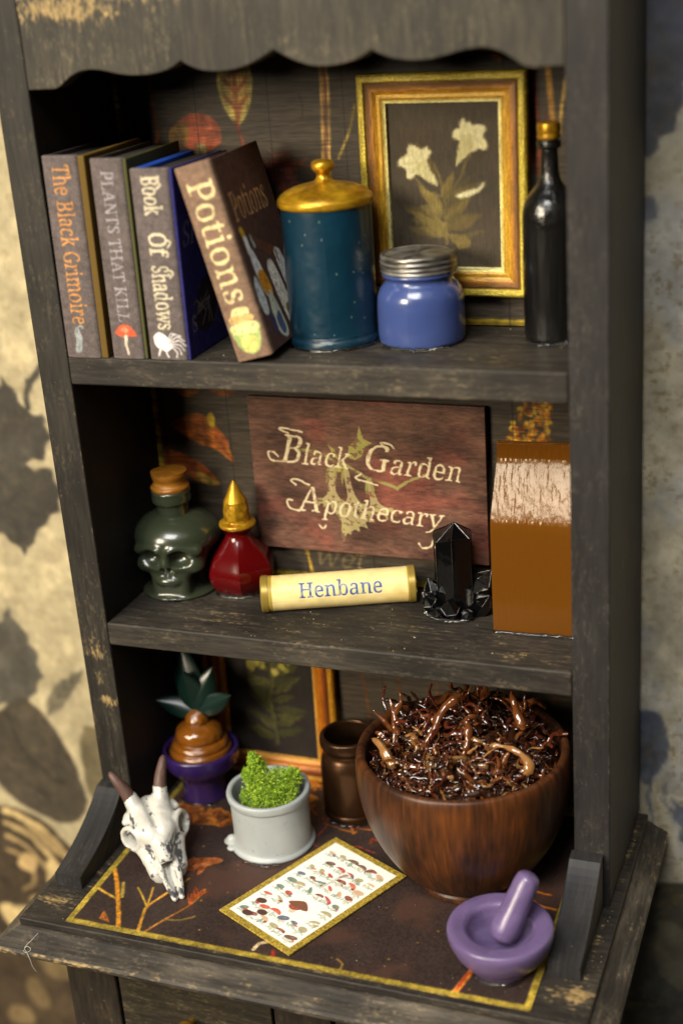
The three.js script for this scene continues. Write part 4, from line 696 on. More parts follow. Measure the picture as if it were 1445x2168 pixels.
  part('board', planar(box(w, h, 0.1, w / 2, 0, 0.052, 0.015), (k, x, y) => [clamp(x / w, 0.002, 0.998), clamp(y / h, 0.002, 0.998)]), std({ map, bumpMap: map, bumpScale: 0.00008, roughness: 0.5, specularIntensity: 0.45 }), t);
}
{   // scroll
  const L = 2.58, r = 0.3;
  const t = thing('scroll', 'rolled cream paper scroll with gold ends and blue lettering Henbane', 'scroll', [3.69, S2 + 0.3, -1.52], 0.375); t.rotation.set(0.06, 0.375, 0.0, 'YXZ');
  const map = print(L, 2 * Math.PI * r, 150, (g) => {
    g.fillStyle = rgb([236, 214, 148]); g.fillRect(0, 0, L, 2);
    g.fillStyle = rgb([172, 150, 66]); g.fillRect(0, 0, 0.17, 2); g.fillRect(L - 0.12, 0, 0.12, 2);
    label2d(g, 'Henbane', 0.62, 0.87, 0.36, { fit: 1.42, edge: 2, color: rgb([62, 88, 152]) });
  }, (p, x, y) => { const k = 0.9 + 0.16 * fbm(x * 6, y * 6, 291, 4); const age = smooth(0.55, 0.75, fbm(x * 2.2 + 4, y * 2.6, 293, 3)) * 0.5 * smooth(0.5, 1.3, Math.abs(x - L / 2)); if (p[2] > p[0]) p = mix3(p, [236, 214, 148], 0.45 * smooth(0.45, 0.75, fbm(x * 16, y * 16, 297, 3))); const c = [p[0] * k, p[1] * k, p[2] * k]; return mix3(c, [c[0] * 0.93, c[1] * 0.83, c[2] * 0.6], age); });
  // unrolled: around the axis from the back seam; lettering faces the front
  const cyl = new THREE.CylinderGeometry(r, r, L, 48, 24, true); cyl.rotateZ(Math.PI / 2);
  const p = cyl.attributes.position, uv = cyl.attributes.uv;
  for (let i = 0; i < p.count; i++) { const a = Math.atan2(p.getY(i), p.getZ(i)), x = p.getX(i), k = 1 + 0.03 * (fbm(x * 1.3 + 8, a * 0.7 + 9, 295, 3) - 0.5) + (Math.abs(x) > L / 2 - 0.14 ? 0.02 : 0); p.setXYZ(i, x + 0.05 * (Math.abs(x) > L / 2 - 0.06 ? noise(a * 3, 1, 4) - 0.5 : 0), p.getY(i) * k, p.getZ(i) * k); let v = 0.5 + (a - 0.33) / (2 * Math.PI); uv.setXY(i, x / L + 0.5, v); }
  cyl.computeVertexNormals();
  // open at the ends: a rolled inner edge is seen
  const spiral = [];
  part('paper', cyl, std({ map, roughness: 0.38, specularIntensity: 0.8, bumpMap: map, bumpScale: 0.00005 }), t);
  const goldLeaf = std({ color: lin(160, 136, 62), metalness: 0.4, roughness: 0.35 });
  for (const s of [-1, 1]) part('end_band', lathe([[0.2, -0.015], [0.29, -0.02], [0.318, 0], [0.318, 0], [0.316, 0.1], [0.316, 0.1], [0.3, 0.105]], 40, 20).rotateZ(s < 0 ? -Math.PI / 2 : Math.PI / 2).translate(s * (L / 2 + 0.004), 0, 0), goldLeaf, t);
  for (const s of [-1, 1]) part('inner_roll', tube(Array.from({ length: 40 }, (_, i) => { const a = i * 0.42, q = 0.05 + i * 0.0058; return V(s * (L / 2 - 0.03), Math.sin(a) * q, Math.cos(a) * q); }), 0.014, 0.014, 80, 5), std({ color: lin(206, 184, 124), roughness: 0.7 }), t);
}
{   // black crystals
  const t = thing('crystal_cluster', 'cluster of shiny black crystals with one tall point', 'crystal', [5.68, S2, -1.72]);
  const m = std({ color: lin(8, 8, 9), roughness: 0.12, clearcoat: 0.6, clearcoatRoughness: 0.06, bumpMap: dataTex(64, 64, (x, y) => 255 * fbm(x / 8, y / 8, 301, 3), false), bumpScale: 0.00006 });
  const crystal = (r, h, tip, x, y, z, ax, az, tw, flat = 0.8) => {
    const pos = [], base = [], top = []; const n = 6, off = [0.2 * r, 0.1 * r];
    for (let i = 0; i < n; i++) { const a = i / n * 2 * Math.PI + tw, k = r * (0.9 + 0.2 * hash(i, 3, Math.round(h * 100))); base.push([Math.sin(a) * k * 1.04, 0, Math.cos(a) * k * flat]); top.push([Math.sin(a) * k, h - tip * (0.75 + 0.5 * hash(i, 7, Math.round(r * 100))), Math.cos(a) * k * flat]); }
    const apex = [off[0] * 0.6, h, -off[1]];
    for (let i = 0; i < n; i++) { const j = (i + 1) % n; pos.push(...base[i], ...base[j], ...top[j], ...base[i], ...top[j], ...top[i], ...top[i], ...top[j], ...apex); }
    const g = new THREE.BufferGeometry(); g.setAttribute('position', new THREE.Float32BufferAttribute(pos, 3)); const uv = new Float32Array(pos.length / 3 * 2); for (let i = 0; i < pos.length / 3; i++) { uv[i * 2] = pos[i * 3] + pos[i * 3 + 2]; uv[i * 2 + 1] = pos[i * 3 + 1]; } g.setAttribute('uv', new THREE.BufferAttribute(uv, 2));
    g.computeVertexNormals();
    const es = [g]; for (let i = 0; i < n; i++) for (const [A, B] of [[top[i], top[(i + 1) % n]], [top[i], apex], [top[i], base[i]]]) es.push(new THREE.TubeGeometry(new THREE.LineCurve3(V(...A), V(...B)), 1, 0.011, 5).toNonIndexed());
    const cg = mergeGeometries(es); cg.rotateX(ax); cg.rotateZ(az); cg.translate(x, y, z); part('crystal', cg, m, t);
  };
  crystal(0.33, 1.56, 0.24, 0.0, 0, 0, -0.02, 0.01, 0.25, 0.9);
  crystal(0.22, 0.85, 0.22, 0.28, 0.0, -0.12, 0.1, -0.4, 0.5); crystal(0.18, 0.62, 0.18, -0.2, 0, -0.02, 0.15, 0.42, 0.1);
  crystal(0.15, 0.46, 0.16, -0.22, 0.02, 0.16, 0.5, 0.5, 0.3); crystal(0.16, 0.45, 0.18, 0.06, 0, 0.24, 0.6, 0.1, 0.7); crystal(0.15, 0.55, 0.16, 0.34, 0, 0.06, 0.3, -0.6, 0.2);
  crystal(0.11, 0.34, 0.12, -0.3, 0.1, 0.06, 0.3, 0.75, 0.9); crystal(0.11, 0.34, 0.12, -0.1, 0, 0.27, 0.75, 0.4, 0.4); crystal(0.1, 0.3, 0.1, 0.24, 0, 0.24, 0.7, -0.5, 0.4);
  glue(t, 0.44, 47, 0, [-1.2, 0.9], 1);
}
{   // glossy brown bag: upright front, shoulders sloping back to a closed seam
  const t = thing('paper_bag', 'glossy caramel brown folded bag with sloping top beside the right post', 'bag', [7.24, S2, -1.12], 0.03);
  const w = 1.48, hs = 2.2, ht = 2.8, hb = 3.02, dp = 1.02, cx = 0.56;
  const xs = 16, rows = [[0, 0.03, 0], [0.04, 0, 0.02], [0.5, -0.015, 0], [1.2, -0.005, 0], [1.7, 0.0, 0], [1.86, 0.012, 0.0], [1.94, 0.045, 0], [2.1, 0.145, 0], [2.3, 0.27, 0.006], [2.5, 0.39, 0.01], [2.68, 0.5, 0.006], [2.76, 0.54, 0], [2.8, 0.55, 0], [2.98, 0.555, 0], [3.02, 0.565, 0]];
  const grid = (f) => { const pos = [], uv = []; const P = (i, j) => { const u = i / xs, [y, zb, bow] = rows[j]; return f(u, y, zb, bow); };
    for (let j = 0; j < rows.length - 1; j++) for (let i = 0; i < xs; i++) { const a = P(i, j), b = P(i + 1, j), c = P(i + 1, j + 1), d = P(i, j + 1); for (const q of [a, b, c, a, c, d]) { pos.push(...q); uv.push(q[0] / 1.6 + 0.5, q[1] / 3.3); } }
    let g = new THREE.BufferGeometry(); g.setAttribute('position', new THREE.Float32BufferAttribute(pos, 3)); g.setAttribute('uv', new THREE.Float32BufferAttribute(uv, 2)); g = mergeVertices(g, 1e-4); g.computeVertexNormals(); return g; };
  const xw = (u, y) => (u - 0.5) * w * (1 - 0.02 * smooth(1.9, 3, y));
  const bm = dataTex(256, 512, (x, y) => { const v = y / 511 * 3.3, brush = fbm(x / 7, y / 44, 311, 4); const rag = fbm(x / 9, y / 16, 315, 3); return 90 + (90 * brush + 70 * rag) * (0.3 + 0.7 * smooth(1.7, 2.0, v)) + 14 * fbm(x / 14, y / 14, 313, 3); }, false);
  const m = std({ color: lin(98, 58, 13), roughness: 0.23, specularIntensity: 0.9, specularColor: lin(255, 238, 208), roughnessMap: smudge, bumpMap: bm, bumpScale: 0.00018 });
  part('front_panel', grid((u, y, zb, bow) => [xw(u, y), y, -zb + bow * Math.sin(u * Math.PI)]), m, t);
  part('back_panel', grid((u, y, zb) => [xw(1 - u, y), y, -dp + Math.min(zb, 0.56) * 0.8]), m, t);
  for (const s of [-1, 1]) { const pos = [], uv = []; for (let j = 0; j < rows.length - 1; j++) { const q = (k, b) => { const [y, zb] = rows[k]; return [s * xw(1, y) - (b === 1 ? s * 0.14 * smooth(2.1, 2.9, y) : 0), y, b === 0 ? -zb : b === 2 ? -dp + Math.min(zb, 0.56) * 0.8 : (-zb - dp + Math.min(zb, 0.56) * 0.8) / 2]; }; for (const b of [0, 1]) for (const v of [q(j, b), q(j, b + 1), q(j + 1, b + 1), q(j, b), q(j + 1, b + 1), q(j + 1, b)]) { pos.push(...v); uv.push(v[2] / 1.6, v[1] / 3.3); } } const g = new THREE.BufferGeometry(); g.setAttribute('position', new THREE.Float32BufferAttribute(pos, 3)); g.setAttribute('uv', new THREE.Float32BufferAttribute(uv, 2)); g.computeVertexNormals(); part('side_panel', g, m, t); }
  part('seam', box(w * 0.985, 0.06, 0.05, 0, hb - 0.03, -0.585, 0.02), m, t);
  const gb = []; for (let i = 0; i <= 20; i++) gb.push(V((i / 20 - 0.5) * w, 0.012, 0.035 + 0.03 * noise(i * 0.8, 3, 5)));
  part('glue_bead', tube(gb, (k) => 0.02 + 0.045 * noise(k * 14, 2, 9), 0, 60, 7), glueMat, t);
}

// ================================================================ lowest bay and table top
{   // root in a purple pot
  const t = thing('potted_root', 'brown bulbous root with dark green leaves in a purple pot', 'potted plant', [0.72, 0.012, -1.41]);
  const pot = displace(lathe([[0, 0], [0.4, 0], [0.4, 0], [0.43, 0.02], [0.42, 0.08], [0.41, 0.3], [0.44, 0.46], [0.55, 0.58], [0.66, 0.7], [0.7, 0.82], [0.71, 0.98], [0.69, 1.02], [0.64, 1.02], [0.62, 0.98], [0.6, 0.8], [0, 0.78]], 64, 70), 0.006, 3, 6);
  part('pot', pot, std({ color: lin(44, 27, 78), roughness: 0.22, clearcoat: 0.4, clearcoatRoughness: 0.1 }), t);
  const root = displace(lathe([[0.5, 0.8], [0.575, 0.92], [0.57, 1.02], [0.53, 1.06], [0.515, 1.07], [0.525, 1.12], [0.5, 1.18], [0.44, 1.21], [0.43, 1.22], [0.445, 1.3], [0.41, 1.42], [0.3, 1.5], [0.205, 1.53], [0.2, 1.54], [0.215, 1.6], [0.18, 1.68], [0.1, 1.76], [0, 1.8]], 56, 90), 0.035, 1.7, 9);
  part('root', root, std({ color: lin(114, 66, 16), roughness: 0.12, clearcoat: 0.9, clearcoatRoughness: 0.05, bumpMap: dataTex(128, 128, (x, y) => 255 * fbm(x / 9, y / 9, 321, 3), false), bumpScale: 0.0004 }), t);
  const lm = std({ color: lin(11, 36, 30), roughness: 0.36, clearcoat: 0.2, clearcoatRoughness: 0.2 });
  const leafG = (L, w, curl) => { const g = new THREE.SphereGeometry(1, 20, 16), p = g.attributes.position; for (let i = 0; i < p.count; i++) { const y = (p.getY(i) + 1) / 2, k = Math.pow(Math.sin(Math.PI * Math.pow(y, 0.8)), 0.9); p.setXYZ(i, p.getX(i) / Math.max(0.05, Math.sqrt(1 - p.getY(i) ** 2)) * w * k, y * L, (p.getZ(i) * 0.06 - Math.abs(p.getX(i)) * 0.05 + curl * y * y)); } g.computeVertexNormals(); return g; };
  for (const [L, w, c, rz, ry, y] of [[0.82, 0.2, 0.12, 1.32, 0.4, 1.72], [0.95, 0.2, 0.1, -1.0, -0.2, 1.72], [0.92, 0.27, 0.15, 0.12, 0.2, 1.74], [0.95, 0.24, -0.2, -0.42, 0.3, 1.74], [1.25, 0.3, -0.3, 0.25, 0, 1.78]]) { const g = leafG(L, w, c); g.rotateY(ry); g.rotateZ(rz); g.translate(0.02, y, 0.02); part('leaf', g, lm, t); }
  glue(t, 0.42, 51, 0, [-0.9, 0.9], 0.6);
}
{   // grey pot
  const t = thing('pot', 'round pale grey pot with a rolled rim on the table', 'pot', [2.573, 0.015, -0.32]);
  const g = displace(lathe([[0, 0], [0.72, 0], [0.72, 0], [0.742, 0.012], [0.745, 0.04], [0.725, 0.07], [0.7, 0.1], [0.685, 0.2], [0.68, 0.7], [0.685, 0.88], [0.69, 0.92], [0.715, 0.95], [0.73, 1.0], [0.735, 1.05], [0.72, 1.09], [0.69, 1.1], [0.645, 1.085], [0.63, 1.03], [0.615, 0.6], [0.6, 0.35], [0, 0.33]], 88, 110), 0.009, 2.6, 5);
  const pm = dataTex(256, 256, (x, y) => { const n = fbm(x / 30, y / 18, 331, 4), d = fbm(x / 5, y / 5, 333, 3); let c = mix3([148, 154, 154], [170, 175, 175], n); if (d > 0.8) c = mix3(c, [120, 124, 124], 0.5); return c; });
  part('body', g, std({ map: pm, roughness: 0.42, bumpMap: pm, bumpScale: 0.00005, clearcoat: 0.15, clearcoatRoughness: 0.3 }), t);
  part('drip', sdfMesh((p) => smin(smin(sdEll(p, [-0.66, 0.1, 0.3], [0.1, 0.09, 0.09]), sdEll(p, [-0.68, 0.04, 0.26], [0.15, 0.05, 0.14]), 0.06), sdEll(p, [-0.6, 0.03, 0.46], [0.09, 0.04, 0.07]), 0.05), [-0.66, 0.08, 0.32], 0.26, 26), std({ color: lin(168, 171, 168), roughness: 0.4 }), t);
  glue(t, 0.74, 53, -0.005, [-0.35, 0.55], 0.9);
  // moss
  const blobs = [[-0.1, 1.22, 0.02, 0.25], [-0.2, 1.42, -0.02, 0.16], [-0.2, 1.3, 0.1, 0.18], [0.12, 1.12, 0.12, 0.28], [0.3, 1.2, -0.1, 0.26], [0.38, 1.07, 0.15, 0.23], [0.05, 1.02, 0.34, 0.22], [-0.22, 1.0, 0.25, 0.2], [0.15, 1.1, -0.2, 0.25], [0.42, 1.3, -0.14, 0.14], [-0.22, 1.58, 0, 0.11], [-0.24, 1.7, 0.01, 0.06], [-0.33, 1.36, 0.08, 0.11]];
  const geos = [], ic = [new THREE.TetrahedronGeometry(1, 0), new THREE.OctahedronGeometry(1, 0), new THREE.IcosahedronGeometry(1, 0)].map((g) => { g.deleteAttribute('uv'); return g; });
  for (let i = 0; i < 12000; i++) {
    const b = blobs[Math.floor(rnd() * blobs.length)], dir = V(rr(-1, 1), rr(-1, 1), rr(-1, 1)).normalize(), lump = 0.72 + 0.5 * noise3(dir.x * 3 + 9, dir.y * 3 + 9, dir.z * 3 + 9, b[0] * 50), d = dir.clone().multiplyScalar(b[3] * lump * Math.pow(rnd(), 0.2) * rr(0.85, 1.22));
    const s = rr(0.005, 0.012), q = ic[0].clone(); q.applyMatrix4(new THREE.Matrix4().compose(V(b[0] + d.x, b[1] + d.y, b[2] + d.z), new THREE.Quaternion().setFromUnitVectors(V(0, 1, 0), dir.add(V(rr(-0.9, 0.9), rr(-0.9, 0.9), rr(-0.9, 0.9))).normalize()), V(s, s * rr(2, 6.5), s)));
    const c = lin(...mix3([78, 118, 14], [190, 216, 62], hash(i, 5))), n = q.attributes.position.count, col = new Float32Array(n * 3); for (let k = 0; k < n; k++) { col[k * 3] = c.r; col[k * 3 + 1] = c.g; col[k * 3 + 2] = c.b; } q.setAttribute('color', new THREE.BufferAttribute(col, 3)); geos.push(q);
  }
  const mg = mergeGeometries(geos.map((q) => (q.index ? q.toNonIndexed() : q)));
  tag(part('moss', mg, std({ vertexColors: true, roughness: 0.8 })), 'clump of bright green moss heaped in the grey pot', 'moss').position.set(2.573, 0.015, -0.32);
}
{   // copper jar
  const t = thing('copper_jar', 'dark copper jar with an open mouth behind the wooden bowl', 'jar', [3.632, 0.012, -1.57]);
  const cm = dataTex(128, 128, (x, y) => mix3([44, 30, 19], [84, 56, 34], fbm(x / 20, y / 40, 341, 4)));
  part('body', displace(lathe([[0, 0], [0.5, 0], [0.5, 0], [0.53, 0.03], [0.535, 0.12], [0.515, 0.16], [0.53, 0.22], [0.535, 0.9], [0.525, 1.08], [0.49, 1.2], [0.46, 1.27], [0.455, 1.33], [0.49, 1.38], [0.52, 1.44], [0.52, 1.54], [0.505, 1.6], [0.46, 1.62], [0.43, 1.6], [0.42, 1.5], [0.42, 1.3], [0.46, 1.15], [0.47, 0.6], [0, 0.2]], 64, 120), 0.008, 3, 4), std({ map: cm, metalness: 0.75, roughness: 0.3, bumpMap: cm, bumpScale: 0.00006 }), t);
  glue(t, 0.52, 57, 0, [-0.6, 1.2], 0.6);
}
{   // wooden bowl
  const t = thing('wooden_bowl', 'large turned brown wooden bowl filled with dried roots', 'bowl', [6.15, 0.012, -0.25]);
  const wt = dataTex(1024, 512, (x, y) => {
    const u = x / 1024 * 11, v = y / 512 * 3, st = fbm(u * 9, v * 1.1, 351, 4), fi = noise(u * 30, v * 4, 353), cl = fbm(u * 2.4, v * 1.5, 355, 4);
    const st2 = fbm(u * 26, v * 1.6, 352, 3); let c = mix3([46, 28, 19], [92, 52, 25], clamp((st - 0.45) * 0.5 + (st2 - 0.5) * 0.6 + (cl - 0.47) * 1.5 + 0.45)); const k = 0.84 + 0.3 * fi; return [c[0] * k, c[1] * k, c[2] * k];
  }); wt.wrapS = THREE.MirroredRepeatWrapping;
  const bowl = lathe([[0, 0.02], [0.8, 0.0], [0.8, 0.0], [0.85, 0.02], [0.86, 0.1], [0.83, 0.15], [0.83, 0.15], [0.95, 0.24], [1.2, 0.5], [1.45, 0.9], [1.63, 1.35], [1.73, 1.85], [1.745, 2.15], [1.725, 2.42], [1.69, 2.5], [1.63, 2.515], [1.585, 2.48], [1.57, 2.4], [1.58, 2.0], [1.4, 1.3], [0, 0.7]], 120, 110);
  const p = bowl.attributes.position, uv = bowl.attributes.uv; for (let i = 0; i < p.count; i++) uv.setXY(i, Math.atan2(p.getX(i), -p.getZ(i)) / 6.2832 + 0.5, p.getY(i) / 3);
  part('bowl', bowl, std({ map: wt, bumpMap: wt, bumpScale: 0.00012, roughness: 0.36, specularIntensity: 0.6 }), t);
  // contents
  const h = thing('dried_roots', 'tangle of glossy brown dried roots heaped in the wooden bowl', 'dried roots', [6.15, 0.012, -0.25]);
  const glossy = (c) => std({ color: lin(...c), roughness: 0.16, clearcoat: 0.8, clearcoatRoughness: 0.05 });
  const dark = glossy([46, 24, 13]), mid = glossy([100, 56, 26]), tan = glossy([140, 98, 54]), red = glossy([78, 34, 18]), mats = { dark, mid, tan, red };
  const topY = (x, z) => 2.02 + 0.46 * Math.sqrt(Math.max(0, 1 - (x * x + z * z) / 2.5)) + 0.22 * smooth(0.3, -1.3, z) + 0.22 * (fbm(x * 2 + 9, z * 2 + 9, 77, 3) - 0.5);
  const bed = new THREE.CircleGeometry(1.55, 72, 0, 6.2832); { const R = [], I = []; for (let i = 0; i <= 22; i++) for (let k = 0; k < 72; k++) { const r = 1.56 * i / 22, t2 = k / 72 * 6.2832, x = Math.cos(t2) * r, z = Math.sin(t2) * r; R.push(x, topY(x, z) - 0.05, z); } for (let i = 0; i < 22; i++) for (let k = 0; k < 72; k++) { const k2 = (k + 1) % 72, A = i * 72 + k, B = i * 72 + k2; I.push(A, B, A + 72, B, B + 72, A + 72); } bed.setIndex(I); bed.setAttribute('position', new THREE.Float32BufferAttribute(R, 3)); bed.deleteAttribute('uv'); bed.deleteAttribute('normal'); bed.computeVertexNormals(); }
  displace(bed, 0.07, 6, 7);
  part('bed', bed, dark, h).userData.kind = 'stuff';
  // a crooked, knotted strand that starts at a point and wanders
  function strand(x, y, z, dir, L, r, n, wild, flat) {
    const pts = [V(x, y, z)], d = dir.clone().normalize();
    for (let k = 0; k < n; k++) { d.add(V(rr(-wild, wild), rr(-wild, wild * 0.7), rr(-wild, wild))).normalize(); const q = pts[k].clone().addScaledVector(d, L / n), m = Math.hypot(q.x, q.z); if (m > 1.5 && q.y < 2.6) { q.x *= 1.5 / m; q.z *= 1.5 / m; } pts.push(q); }
    const s = rr(0, 99), g = tube(pts, (k) => r * (1 - 0.55 * k * k) * (0.65 + 0.7 * noise(k * 7 + s, 2, 5)), 0, n * 3, 6);
    if (flat) { const a2 = rr(0, 3.14); g.translate(-x, -y, -z); g.rotateY(a2); g.scale(1, 1, 0.35); g.rotateY(-a2); g.translate(x, y, z); }
    return displace(g, r * 0.35, 14, 3);
  }
  const bits = { dark: [], mid: [], tan: [], red: [] }, keys = ['dark', 'mid', 'dark', 'mid', 'tan', 'red', 'mid', 'dark'];
  for (let i = 0; i < 900; i++) {
    const t2 = rr(0, 6.283), R = 1.5 * Math.sqrt(rnd()), x = Math.cos(t2) * R, z = Math.sin(t2) * R, front = smooth(-0.3, 1.0, z), r = rr(0.01, 0.028) * (1 + 0.6 * (i % 3 === 0));
    let key = keys[i % 8]; if (key === 'tan' && rnd() > front) key = 'mid'; if (key === 'mid' && rnd() > 0.45 + 0.55 * front) key = 'dark';
    bits[key].push(strand(x, topY(x, z) + rr(-0.03, 0.08), z, V(rr(-1, 1), rr(-0.3, 1.0), rr(-1, 1)), rr(0.1, 0.34), r, 4, 0.7, i % 3 === 0));
  }
  for (const k of Object.keys(bits)) part('shavings', mergeGeometries(bits[k]), mats[k], h).userData.kind = 'stuff';
  // the larger pieces, each a root of its own, with side shoots
  for (let i = 0; i < 130; i++) {
    const t2 = rr(0, 6.283), R = 1.35 * Math.sqrt(rnd()), x = Math.cos(t2) * R, z = Math.sin(t2) * R, back = smooth(0.4, -1.0, z), key = ['mid', 'dark', 'red', 'mid', 'dark', 'tan', 'red'][i % 7];
    const d = V(rr(-1, 1), rr(0.0, 0.5) + 0.45 * back, rr(-0.8, 0.8)), r = rr(0.026, 0.06), L = rr(0.35, 0.7) + 0.15 * back, y = topY(x, z) + 0.05 + 0.12 * back * rnd(), gs = [strand(x, y, z, d, L, r, 7, 0.62)];
    if (i % 2) gs.push(strand(x + d.x * 0.15, y + 0.12, z + d.z * 0.15, V(-d.z, rr(0.2, 1), d.x), L * 0.5, r * 0.6, 4, 0.5)); if (i % 3 === 0) gs.push(strand(x + d.x * 0.2, y + 0.2, z + d.z * 0.2, V(d.z, rr(0.3, 1), -d.x), L * 0.4, r * 0.5, 4, 0.5));
    part('root', mergeGeometries(gs), mats[key === 'tan' && z < 0 ? 'mid' : key], h);
  }
  const stick = (pts, r0, r1, m) => part('root', displace(displace(tube(pts.map((q) => V(...q)), (k) => mix(r0, r1, k) * (0.7 + 0.6 * noise(k * 5 + pts[0][0] * 7, 2, 5)) * (k > 0.9 || k < 0.06 ? 0.6 : 1), 0, 30, 9), 0.03, 5, 3), 0.012, 16, 5), m, h);
  stick([[-1.42, 2.62, 0.35], [-1.25, 2.6, 0.45], [-1.05, 2.44, 0.6], [-0.95, 2.3, 0.66]], 0.045, 0.085, tan);
  stick([[-1.12, 2.3, 0.2], [-1.1, 2.6, 0.1], [-1.15, 2.85, -0.05], [-1.25, 3.1, -0.15]], 0.08, 0.025, mid); stick([[-1.1, 2.6, 0.1], [-1.3, 2.85, 0.1], [-1.45, 3.0, 0.1]], 0.045, 0.018, mid); stick([[-1.13, 2.75, 0.05], [-0.95, 2.85, 0.1], [-0.8, 2.82, 0.2]], 0.045, 0.025, red); stick([[-1.15, 2.85, -0.05], [-1.05, 3.05, -0.1], [-1.08, 3.25, -0.2]], 0.04, 0.016, mid); stick([[-1.25, 2.95, 0], [-1.35, 3.1, -0.1], [-1.33, 3.3, -0.2]], 0.028, 0.012, red);
  stick([[-0.62, 2.45, 0.3], [-0.45, 2.75, 0.05], [-0.35, 3.0, -0.2], [-0.1, 3.2, -0.4]], 0.04, 0.08, mid); stick([[0.1, 2.45, 0.3], [0.14, 2.7, 0.15], [0.05, 2.95, -0.1]], 0.05, 0.07, mid);
  stick([[0.55, 2.74, 0.3], [0.8, 2.78, 0.35], [1.05, 2.72, 0.4], [1.2, 2.55, 0.42], [1.15, 2.4, 0.5]], 0.04, 0.075, tan); stick([[0.7, 3.3, -0.5], [0.82, 3.1, -0.3], [0.98, 2.85, -0.1]], 0.04, 0.07, mid);
  stick([[-0.35, 2.4, 0.75], [-0.38, 2.58, 0.72], [-0.33, 2.72, 0.66]], 0.045, 0.025, tan);
  for (const [x, z, r] of [[0.05, 0.95, 0.1], [0.25, 1.15, 0.08], [0.62, 0.9, 0.08]]) { const pts = []; for (let i = 0; i < 8; i++) { const t2 = i * 0.55 + x * 9, q = r * (1 - i * 0.05); pts.push([x + Math.cos(t2) * q, topY(x, z) + 0.05 + i * 0.006, z + Math.sin(t2) * q]); } stick(pts, 0.028, 0.018, tan); }
}
{   // card
  const w = 1.72, h = 2.66;
  const t = thing('card', 'white card with a gold border printed with rows of small mushrooms', 'card', [3.84, 0.03, 0.95]); t.rotation.set(0, -0.446, 0, 'YXZ');
  const map = print(w, h, 190, (g) => {
    g.fillStyle = rgb([246, 243, 234]); g.fillRect(0, 0, w, h);
    g.lineWidth = 0.24; g.strokeStyle = rgb([158, 134, 54]); g.strokeRect(0, 0, w, h);
    let mk = 0;
    const mush = (x, y, s, cap, stem, flip) => { mk++; g.save(); g.translate(x, y); g.rotate((hash(mk, 31) - 0.5) * 1.1 + (flip ? 3.14 : 0)); const sq = 0.6 + 0.7 * hash(mk, 33), kind = hash(mk, 35);
      blob(g, [[-s * 0.1, -s * 0.5 * sq], [s * 0.13, -s * 0.46 * sq], [s * 0.09, s * 0.1], [-s * 0.11, s * 0.1]], rgb(stem, 0.9));
      if (kind < 0.45) blob(g, [[-s * 0.5, s * 0.02], [-s * 0.35, s * 0.28 * sq], [0, s * 0.4 * sq], [s * 0.38, s * 0.26], [s * 0.48, 0], [0, s * 0.05]], rgb(cap, 0.85)); else { g.beginPath(); g.ellipse(0, s * 0.08, s * (0.3 + 0.2 * hash(mk, 37)), s * (0.14 + 0.14 * hash(mk, 38)), (hash(mk, 39) - 0.5) * 0.8, 0, 7); g.fillStyle = rgb(cap, 0.85); g.fill(); }
      g.beginPath(); g.ellipse(s * 0.1, s * 0.12, s * 0.16, s * 0.05, 0.4, 0, 7); g.fillStyle = rgb(mix3(cap, [240, 220, 200], 0.5), 0.6); g.fill(); g.restore(); };
    const caps = [[196, 74, 52], [204, 96, 66], [120, 60, 44], [92, 66, 50], [160, 150, 110], [98, 116, 100], [176, 60, 52], [204, 160, 120], [84, 92, 110]], stems = [[206, 204, 176], [190, 196, 186], [214, 206, 186], [150, 160, 140]];
    let n = 0;
    for (let j = 0; j < 9; j++) for (let i = 0; i < 6; i++) {
      n++; const x = 0.3 + i * 0.225 + (hash(n, 1) - 0.5) * 0.06, y = 0.3 + j * 0.25 + (hash(n, 2) - 0.5) * 0.05; if (hash(n, 9) < 0.1 || (i > 1 && i < 5 && j > 1 && j < 4)) continue;
      for (let k = 0; k < 4; k++) { g.beginPath(); g.ellipse(x + (k - 1.5) * 0.05, y - 0.075 + 0.02 * hash(n, k, 3), 0.045, 0.016, hash(n, k) * 3, 0, 7); g.fillStyle = rgb([[158, 176, 146], [188, 194, 172], [140, 156, 150]][(n + k) % 3], 0.75); g.fill(); }
      mush(x, y, 0.17 + 0.08 * hash(n, 3), caps[Math.floor(hash(n, 4) * 9)], stems[n % 4]); if (hash(n, 12) > 0.5) mush(x + 0.07, y - 0.03, 0.1, caps[Math.floor(hash(n, 14) * 9)], stems[(n + 1) % 4]);
    }
    mush(0.92, 0.86, 0.44, [146, 52, 42], [204, 194, 164]); blob(g, [[0.72, 0.9], [0.94, 1.06], [1.14, 0.92], [0.94, 0.86]], rgb([126, 84, 62]));
    for (const [x, y] of [[0.36, 0.62], [0.6, 0.42], [0.42, 0.26]]) { g.beginPath(); g.ellipse(x, y, 0.1, 0.065, 0.2, 0, 7); g.fillStyle = rgb([84, 62, 52]); g.fill(); }
    stroke(g, [[0.86, 1.5], [0.9, 1.9]], 0.05, rgb([206, 200, 186])); stroke(g, [[0.9, 1.9], [0.95, 2.0]], 0.06, rgb([170, 140, 130]));
  }, (p, x, y) => { const gold2 = p[2] < 90 && p[0] > 130 && p[0] < 175; const k = gold2 ? 0.75 + 0.5 * noise(x * 42, y * 42, 361) : 0.97 + 0.05 * noise(x * 30, y * 30, 362); return [p[0] * k, p[1] * k, p[2] * k]; }, [0.006, 9], 95);
  const g = planar(box(w, 0.03, h, 0, 0, 0, 0.008), (k, x, y, z) => [x / w + 0.5, 0.5 - z / h]);
  part('card', g, std({ map, roughness: 0.5, specularIntensity: 0.4 }), t);
}
